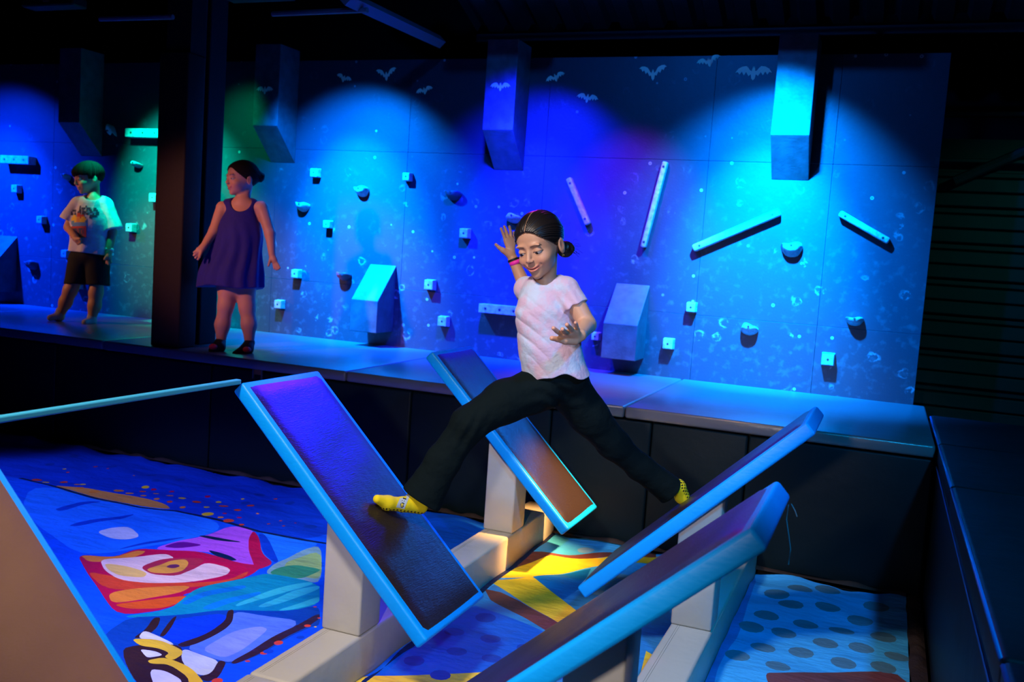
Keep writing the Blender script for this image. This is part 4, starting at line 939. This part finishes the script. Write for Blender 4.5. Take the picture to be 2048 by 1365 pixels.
# trousers
def leg(P, pts, rs, sq, k): return chain(squash(P, pts[1], bk, sq), pts, rs, k)
def trousers(P):
    d = ell(P, d3(1112, 752, 3.71), (.128, .098, .085), np.stack([rt, bk, up], 1))
    d = smin(d, chain(P, [d3(1082, 778, 3.68), d3(1010, 803, 3.63), d3(938, 848, 3.58)], [.088, .080, .066], .03), .03)
    lo_ = leg(P, [d3(938, 848, 3.58), d3(885, 925, 3.58), d3(835, 1012, 3.59)], [.064, .062, .086], 1.3, .03)
    d = smin(d, lo_, .03)
    ax = d3(835, 1012, 3.59) - d3(885, 925, 3.58); ax /= np.linalg.norm(ax); h1 = (P - d3(841, 998, 3.585)) @ ax + .34 * ((P - d3(841, 998, 3.585)) @ (rt * .85 - up * .53))* -0.2
    near = np.linalg.norm(P - d3(841, 998, 3.585), axis=1) < .25
    d = np.where(near, smax(d, h1, .004), d)
    e = chain(P, [d3(1134, 775, 3.75), d3(1178, 832, 3.80), d3(1226, 888, 3.85)], [.090, .076, .062], .03)
    e = smin(e, leg(P, [d3(1226, 888, 3.85), d3(1280, 935, 3.90), d3(1352, 990, 3.96)], [.061, .052, .064], 1.1, .03), .03)
    ax = d3(1352, 990, 3.96) - d3(1280, 935, 3.90); ax /= np.linalg.norm(ax); h2 = (P - d3(1341, 981, 3.95)) @ ax
    near = np.linalg.norm(P - d3(1341, 981, 3.95), axis=1) < .22
    e = np.where(near, smax(e, h2, .004), e)
    d = smin(d, e, .03)
    u = (P - J['pelv']) @ rt; v = (P - J['pelv']) @ up
    w1 = np.exp(-np.linalg.norm(P - d3(930, 860, 3.53), axis=1) ** 2 / .006); w2 = np.exp(-np.linalg.norm(P - d3(1100, 790, 3.62), axis=1) ** 2 / .012)
    d = d + .004 * np.sin((u * .9 - v * .5) * 150) * w1 + .004 * np.sin((u * .3 + v) * 110 + 2 * np.sin(u * 30)) * w2 + .0018 * nz(P, 55)
    return d
implicit('trousers', trousers, *bbox([d3(800, 960, 3.58), d3(880, 1040, 3.6), d3(1110, 740, 3.7), d3(1350, 985, 3.95), d3(1200, 760, 3.7)], .14), .0035, M['trousers'], girl)
def sockL(P):
    d = cap(P, d3(841, 1014, 3.60), d3(806, 1009, 3.555), .0285, .0285)
    d = smin(d, cap(P, d3(806, 1010, 3.555), d3(775, 1007, 3.51), .0270, .0265), .01)
    d = smin(d, cap(P, d3(775, 1006, 3.51), d3(755, 999, 3.475), .0265, .0165), .012)
    d = smin(d, cap(P, d3(838, 1003, 3.60), d3(845, 975, 3.60), .029, .033), .02)
    return smin(d, cap(P, d3(824, 1001, 3.58), d3(834, 984, 3.59), .027, .027), .012)
def sock_col(sole_c, sole_n, ax):
    def f(P):
        c = np.tile(np.array((.80, .62, .01)), (len(P), 1)); s = (P - sole_c) @ sole_n; a = (P - sole_c) @ ax; b = (P - sole_c) @ np.cross(ax, sole_n)
        dots = (np.sin(a * 400) * np.sin(b * 400) > .15) & (s > .018)
        return np.where(dots[:, None], (.012, .01, .01), c)
    return f
axL = d3(841, 1014, 3.60) - d3(775, 1006, 3.51); axL /= np.linalg.norm(axL); solL = -up * .9 + bk * -.2 + rt * .1; solL -= axL * (solL @ axL); solL /= np.linalg.norm(solL)
sl = implicit('sock', sockL, *bbox([d3(750, 1000, 3.48), d3(845, 1020, 3.6)], .06), .0018, M['sock_yellow'], girl, sock_col(d3(808, 1009, 3.555), solL, axL))
decal('sock_label', sl, tuple(d3(806, 1004, 3.53)), rt * .93 - up * .35, up * .93 + rt * .35, .030, .048,
      ['gggggggggggg', 'gggkkkkggggg', 'gggkyykkgggg', 'ggggkkkkkggg', 'gggggggggggg', 'ggggkggkgggg', 'gggggggggggg', 'gggggkkkkggg', 'ggggkyyykggg', 'ggggkykykggg', 'gggggkyykkgg', 'ggggggkkkggg', 'gggggggggggg'],
      {'g': (.42, .50, .58), 'k': (.03, .03, .04), 'y': (.8, .62, .05)}, girl, fwd=bk)
def sockR(P):
    d = cap(P, d3(1358, 976, 3.945), d3(1364, 994, 3.965), .031, .030)
    d = smin(d, cap(P, d3(1364, 994, 3.965), d3(1367, 997, 4.01), .0285, .020), .012)
    return smin(d, cap(P, d3(1352, 972, 3.945), d3(1335, 962, 3.935), .028, .030), .02)
axR = d3(1364, 994, 3.965) - d3(1354, 972, 3.945); axR /= np.linalg.norm(axR); solR = rt * .9 + bk * .1; solR -= axR * (solR @ axR); solR /= np.linalg.norm(solR)
implicit('sock', sockR, *bbox([d3(1340, 960, 3.94), d3(1370, 1000, 4.0)], .06), .0018, M['sock_yellow'], girl, sock_col(d3(1360, 986, 3.955), solR, axR))
# wrist bands
def band(name, c, ax, r, wd, m, parent, **k):
    ax = Vector(ax).normalized(); s = ax.orthogonal().normalized(); t = ax.cross(s); bm = bmesh.new(); rings = []
    for i in range(28):
        a = 2 * math.pi * i / 28; o = s * math.cos(a) + t * math.sin(a)
        rings.append([bm.verts.new(Vector(c) + o * rr + ax * ww) for rr, ww in ((r, -wd), (r + .003, -wd), (r + .003, wd), (r, wd))])
    for i in range(28):
        for j in range(4): bm.faces.new((rings[i][j], rings[i][(j + 1) % 4], rings[(i + 1) % 28][(j + 1) % 4], rings[(i + 1) % 28][j]))
    return obj(name, bm, m, parent, True, **k)
axw = d3(1022, 508, 3.95) - J['wrR']
band('wristband', d3(1027.5, 520, 3.95), axw, .0235, .004, M['band_black'], girl, label='thin black wristband')
band('wristband', d3(1031.5, 526, 3.95), axw, .0245, .008, M['band_pink'], girl, label='bright pink wristband')

# ================= girl in the tunic =================
g2 = empty('person', tuple(d3(465, 700, 6.47) * (1, 1, 0) + (0, 0, H)), label='girl in a sleeveless dark blue tunic standing on the platform, looking left', cat='person')
SK2 = (.55, .27, .20); D2 = 6.42
K = Head(d3(484, 358, D2), 48, 2, -3, 1.10)
def P2(u, v, dd=0.0): return d3(u, v, D2 + dd)
def simple_hand(P, w0, tips, thumb, r):
    d = None
    for t in tips:
        m = w0 + (t - w0) * .5; e = chain(P, [w0 + (t - w0) * .25, m, t], [r * 1.5, r * 1.05, r * .75], .004); d = e if d is None else smin(d, e, .003)
    return smin(smin(d, cap(P, w0, w0 + (tips[1] - w0) * .35, r * 2.2, r * 2.2), .008), cap(P, w0 + (thumb - w0) * .2, thumb, r * 1.4, r * .8), .006)
def g2_body(P):
    d = bounded(P, K.c, .17, lambda q: head_fn(K.loc(q)) * K.k)
    d = smin(d, cap(P, K.world((0, -.03, -.05)), P2(486, 402), .038, .042), .02)
    t = squash(P, P2(482, 450), bk, 1.4); d = smin(d, chain(t, [P2(484, 412), P2(482, 450), P2(475, 520), P2(470, 560)], [.07, .115, .12, .13], .05), .03)
    d = smin(d, cap(P, P2(446, 414), P2(522, 414), .034, .036), .04)
    d = smin(d, chain(P, [P2(524, 416), P2(540, 468, -.02), P2(544, 508, -.06)], [.042, .036, .023], .015), .02)
    d = smin(d, chain(P, [P2(444, 416), P2(428, 462, -.05), P2(406, 495, -.12)], [.040, .034, .022], .015), .02)
    d = smin(d, simple_hand(P, P2(544, 510, -.06), [P2(560, 536, -.08), P2(557, 539, -.08), P2(553, 540, -.08), P2(549, 538, -.07)], P2(537, 532, -.09), .0095), .008)
    d = smin(d, simple_hand(P, P2(405, 496, -.12), [P2(388, 505, -.15), P2(388, 511, -.15), P2(391, 516, -.14), P2(396, 519, -.13)], P2(399, 515, -.17), .011), .008)
    d = smin(d, chain(P, [P2(458, 560, -.02), P2(452, 612, -.02), P2(445, 650), P2(441, 690)], [.08, .050, .048, .028], .03), .03)
    d = smin(d, chain(P, [P2(490, 560), P2(494, 615), P2(498, 650), P2(499, 692)], [.08, .050, .048, .028], .03), .03)
    return d
def g2_col(P):
    c = head_col(K.loc(P), SK2, lipc=(.5, .16, .16)); c[np.linalg.norm(P - K.c, axis=1) > .19] = SK2; return c
b2 = implicit('body', g2_body, *bbox([P2(388, 330, -.12), P2(560, 705, .1)], .14), .0042, M['skin_fair'], g2, g2_col)
eyes(K, b2, (-.1, 0))
implicit('hair', lambda P: hair_fn(K.loc(P), ((.02, -.105, .02), .034)) * K.k, *bbox([K.c], .17), .0035, M['hair_dark'], g2)
def tunic(P):
    t = squash(P, P2(480, 450), bk, 1.35)
    d = chain(t, [P2(483, 425), P2(478, 470), P2(463, 560), P2(459, 600)], [.105, .148, .205, .225], .05)
    d = smin(d, cap(P, P2(456, 408), P2(506, 408), .036, .036), .035)
    u = (P - P2(480, 450)) @ rt; v = (P - P2(480, 450)) @ up; z_ = (P - P2(480, 450)) @ bk
    ang = np.arctan2(u, z_ + .02); d = d + .010 * np.sin(ang * 11 + 1.5 * np.sin(v * 12)) * np.clip(-v * 3.5 + .1, 0.02, 1)
    d = smax(d, -((P - P2(459, 576)) @ up) - .012 * np.sin(u * 14 + 1), .006)
    d = smax(d, -(np.linalg.norm(squash(P - 0, P2(480, 392), up, .8) - P2(480, 392, -.07), axis=1) - .082), .005)
    for s, c in ((1, P2(532, 425, 0)), (-1, P2(438, 425, 0))):
        d = smax(d, -cap(squash(P, c, bk, .45), c, c - up * .10 * (1.4 if s > 0 else .6), .038, .030), .006)
    return d
implicit('tunic', tunic, *bbox([P2(395, 390), P2(530, 600)], .16), .0045, M['tunic'], g2)
for pts, sp in (([(441, 684, 0), (438, 694, -.03), (425, 701, -.08)], (426, 694, -.10)), ([(499, 686, 0), (494, 698, -.03), (472, 709, -.09)], (494, 700, -.09))):
    q = [P2(*p) for p in pts]
    s_ = implicit('shoe', lambda P: smin(cap(P, q[0], q[1], .036, .040), cap(P, q[1], q[2], .040, .026), .02), *bbox(q, .07), .004, M['shoe_black'], g2)
    c_ = P2(*sp); implicit('shoe_patch', lambda P: ell(P, c_, (.030, .024, .020)), *bbox([c_], .05), .003, M['shoe_red'], s_, label='red and orange patch on the shoe')
# ================= boy =================
b3 = empty('person', tuple(d3(150, 640, 7.67) * (1, 1, 0) + (0, 0, H)), label='boy in a printed white shirt and dark shorts standing on the platform at the left', cat='person')
D3 = 7.62; SK3 = (.50, .25, .15)
def P3(u, v, dd=0.0): return d3(u, v, D3 + dd)
K3 = Head(P3(177, 357), 44, 12, 0, 1.14)
def b3_body(P):
    d = bounded(P, K3.c, .17, lambda q: head_fn(K3.loc(q)) * K3.k)
    d = smin(d, cap(P, K3.world((0, -.03, -.05)), P3(188, 396), .040, .046), .02)
    t = squash(P, P3(182, 440), bk, 1.3); d = smin(d, chain(t, [P3(186, 410), P3(182, 440), P3(178, 500), P3(176, 525)], [.07, .10, .10, .08], .05), .03)
    d = smin(d, cap(P, P3(156, 408), P3(214, 408), .036, .036), .04)
    d = smin(d, chain(P, [P3(152, 412), P3(138, 455, -.04), P3(152, 477, -.16)], [.044, .038, .026], .015), .02)
    d = smin(d, chain(P, [P3(214, 412), P3(224, 464), P3(218, 505, -.04)], [.044, .037, .025], .015), .02)
    d = smin(d, simple_hand(P, P3(151, 477, -.17), [P3(162, 483, -.20), P3(162, 486, -.19), P3(159, 488, -.19), P3(156, 489, -.18)], P3(160, 478, -.21), .0115), .008)
    d = smin(d, simple_hand(P, P3(217, 507, -.04), [P3(213, 527, -.06), P3(217, 529, -.06), P3(220, 528, -.05), P3(222, 525, -.05)], P3(209, 519, -.08), .011), .008)
    d = smin(d, chain(P, [P3(160, 540), P3(141, 580, -.03), P3(131, 605, 0), P3(121, 630)], [.06, .052, .048, .030], .03), .03)
    d = smin(d, chain(P, [P3(194, 540), P3(192, 585), P3(189, 612), P3(183, 640)], [.06, .052, .048, .030], .03), .03)
    return d
def b3_col(P):
    c = head_col(K3.loc(P), SK3, lipc=(.42, .16, .12)); c[np.linalg.norm(P - K3.c, axis=1) > .19] = SK3; return c
bb = implicit('body', b3_body, *bbox([P3(120, 325, -.15), P3(228, 645, .1)], .14), .0048, M['skin_fair'], b3, b3_col)
eyes(K3, bb, (-.1, -.3))
implicit('hair', lambda P: hair_fn(K3.loc(P), None, True) * K3.k, *bbox([K3.c], .17), .004, M['hair_dark'], b3)
def tee(P):
    t = squash(P, P3(182, 440), bk, 1.25)
    d = chain(t, [P3(185, 415), P3(181, 450), P3(178, 515)], [.115, .150, .160], .05)
    d = smin(d, cap(P, P3(160, 406), P3(210, 406), .048, .048), .035)
    d = smin(d, smax(cap(P, P3(156, 410), P3(133, 450, -.03), .062, .078), (P - P3(137, 441)) @ (-up * .92 - rt * .4), .005), .02)
    d = smin(d, smax(cap(P, P3(212, 412), P3(230, 470), .060, .078), (P - P3(227, 460)) @ (-up * .96 + rt * .28), .005), .02)
    u = (P - P3(182, 440)) @ rt; v = (P - P3(182, 440)) @ up
    d = d + .007 * np.sin(u * 48 + 2 * np.sin(v * 10)) * np.clip(-v * 4, 0, 1) + .003 * nz(P, 35)
    d = smax(d, -((P - P3(178, 508)) @ (up + rt * .12)), .005)
    return smax(d, -(np.linalg.norm(P - P3(186, 387, -.04), axis=1) - .072), .005)
ts = implicit('shirt', tee, *bbox([P3(128, 385), P3(238, 515)], .14), .0045, M['shirt_white'], b3)
decal('shirt_print', ts, tuple(P3(178, 447)), rt, up, .255, .26,
      ['.........d....d..........', '.........d.ddd.ddd..dd...', '...ddd...dd.d..d.dd.ddd..', '..d..d..ddd.ddd.bbddbbdd.', '..dd.dd.rrr.dd.dd.bbd.dd.', '....yyy.rrrrrr....ddddd..', '...yyyyyoooryyy...dd.....', '...yyyyyoooyyyyy.........', '...bbbyyoooyyyyb.........', '...bbbbbbbbbbbbb.........', '....bbbbbbbbbbbb.........', '..rrrrrrrrrrrrrr.........', '..rmmdddmmdddmmr.........', '..rmddmddmddmdmr.........', '..rmddmddmddmdmr.........', '..rmmdddmmdddmmr.........', '..rrrrmmrrrooorr.........'],
      {'d': (.05, .06, .12), 'b': (.12, .3, .5), 'r': (.5, .06, .05), 'y': (.8, .55, .05), 'o': (.7, .3, .08), 'm': (.25, .05, .1)}, b3, off=.003, fwd=bk)
def shorts(P):
    d = ell(P, P3(177, 515), (.150, .11, .09), np.stack([rt, bk, up], 1))
    d = smin(d, chain(P, [P3(162, 525), P3(150, 574, -.01)], [.095, .088], .03), .03)
    d = smin(d, chain(P, [P3(194, 525), P3(196, 572)], [.095, .090], .03), .02)
    return smax(d, -((P - P3(170, 570)) @ (up + rt * .03)), .005) + .003 * nz(P, 30)
implicit('shorts', shorts, *bbox([P3(135, 500), P3(215, 580)], .13), .0055, M['shorts'], b3)
for pts in ([(121, 622, 0), (119, 633, 0), (101, 636, -.05)], [(184, 632, 0), (183, 643, 0), (170, 645, -.07)]):
    q = [P3(*p) for p in pts]
    implicit('sock', lambda P: smin(cap(P, q[0], q[1], .036, .036), cap(P, q[1], q[2], .036, .026), .02), *bbox(q, .07), .005, M['sock_grey'], b3)
band('wristband', P3(219, 500, -.03), P3(224, 464) - P3(218, 505, -.04), .028, .010, M['band_white'], b3, label='white paper wristband')
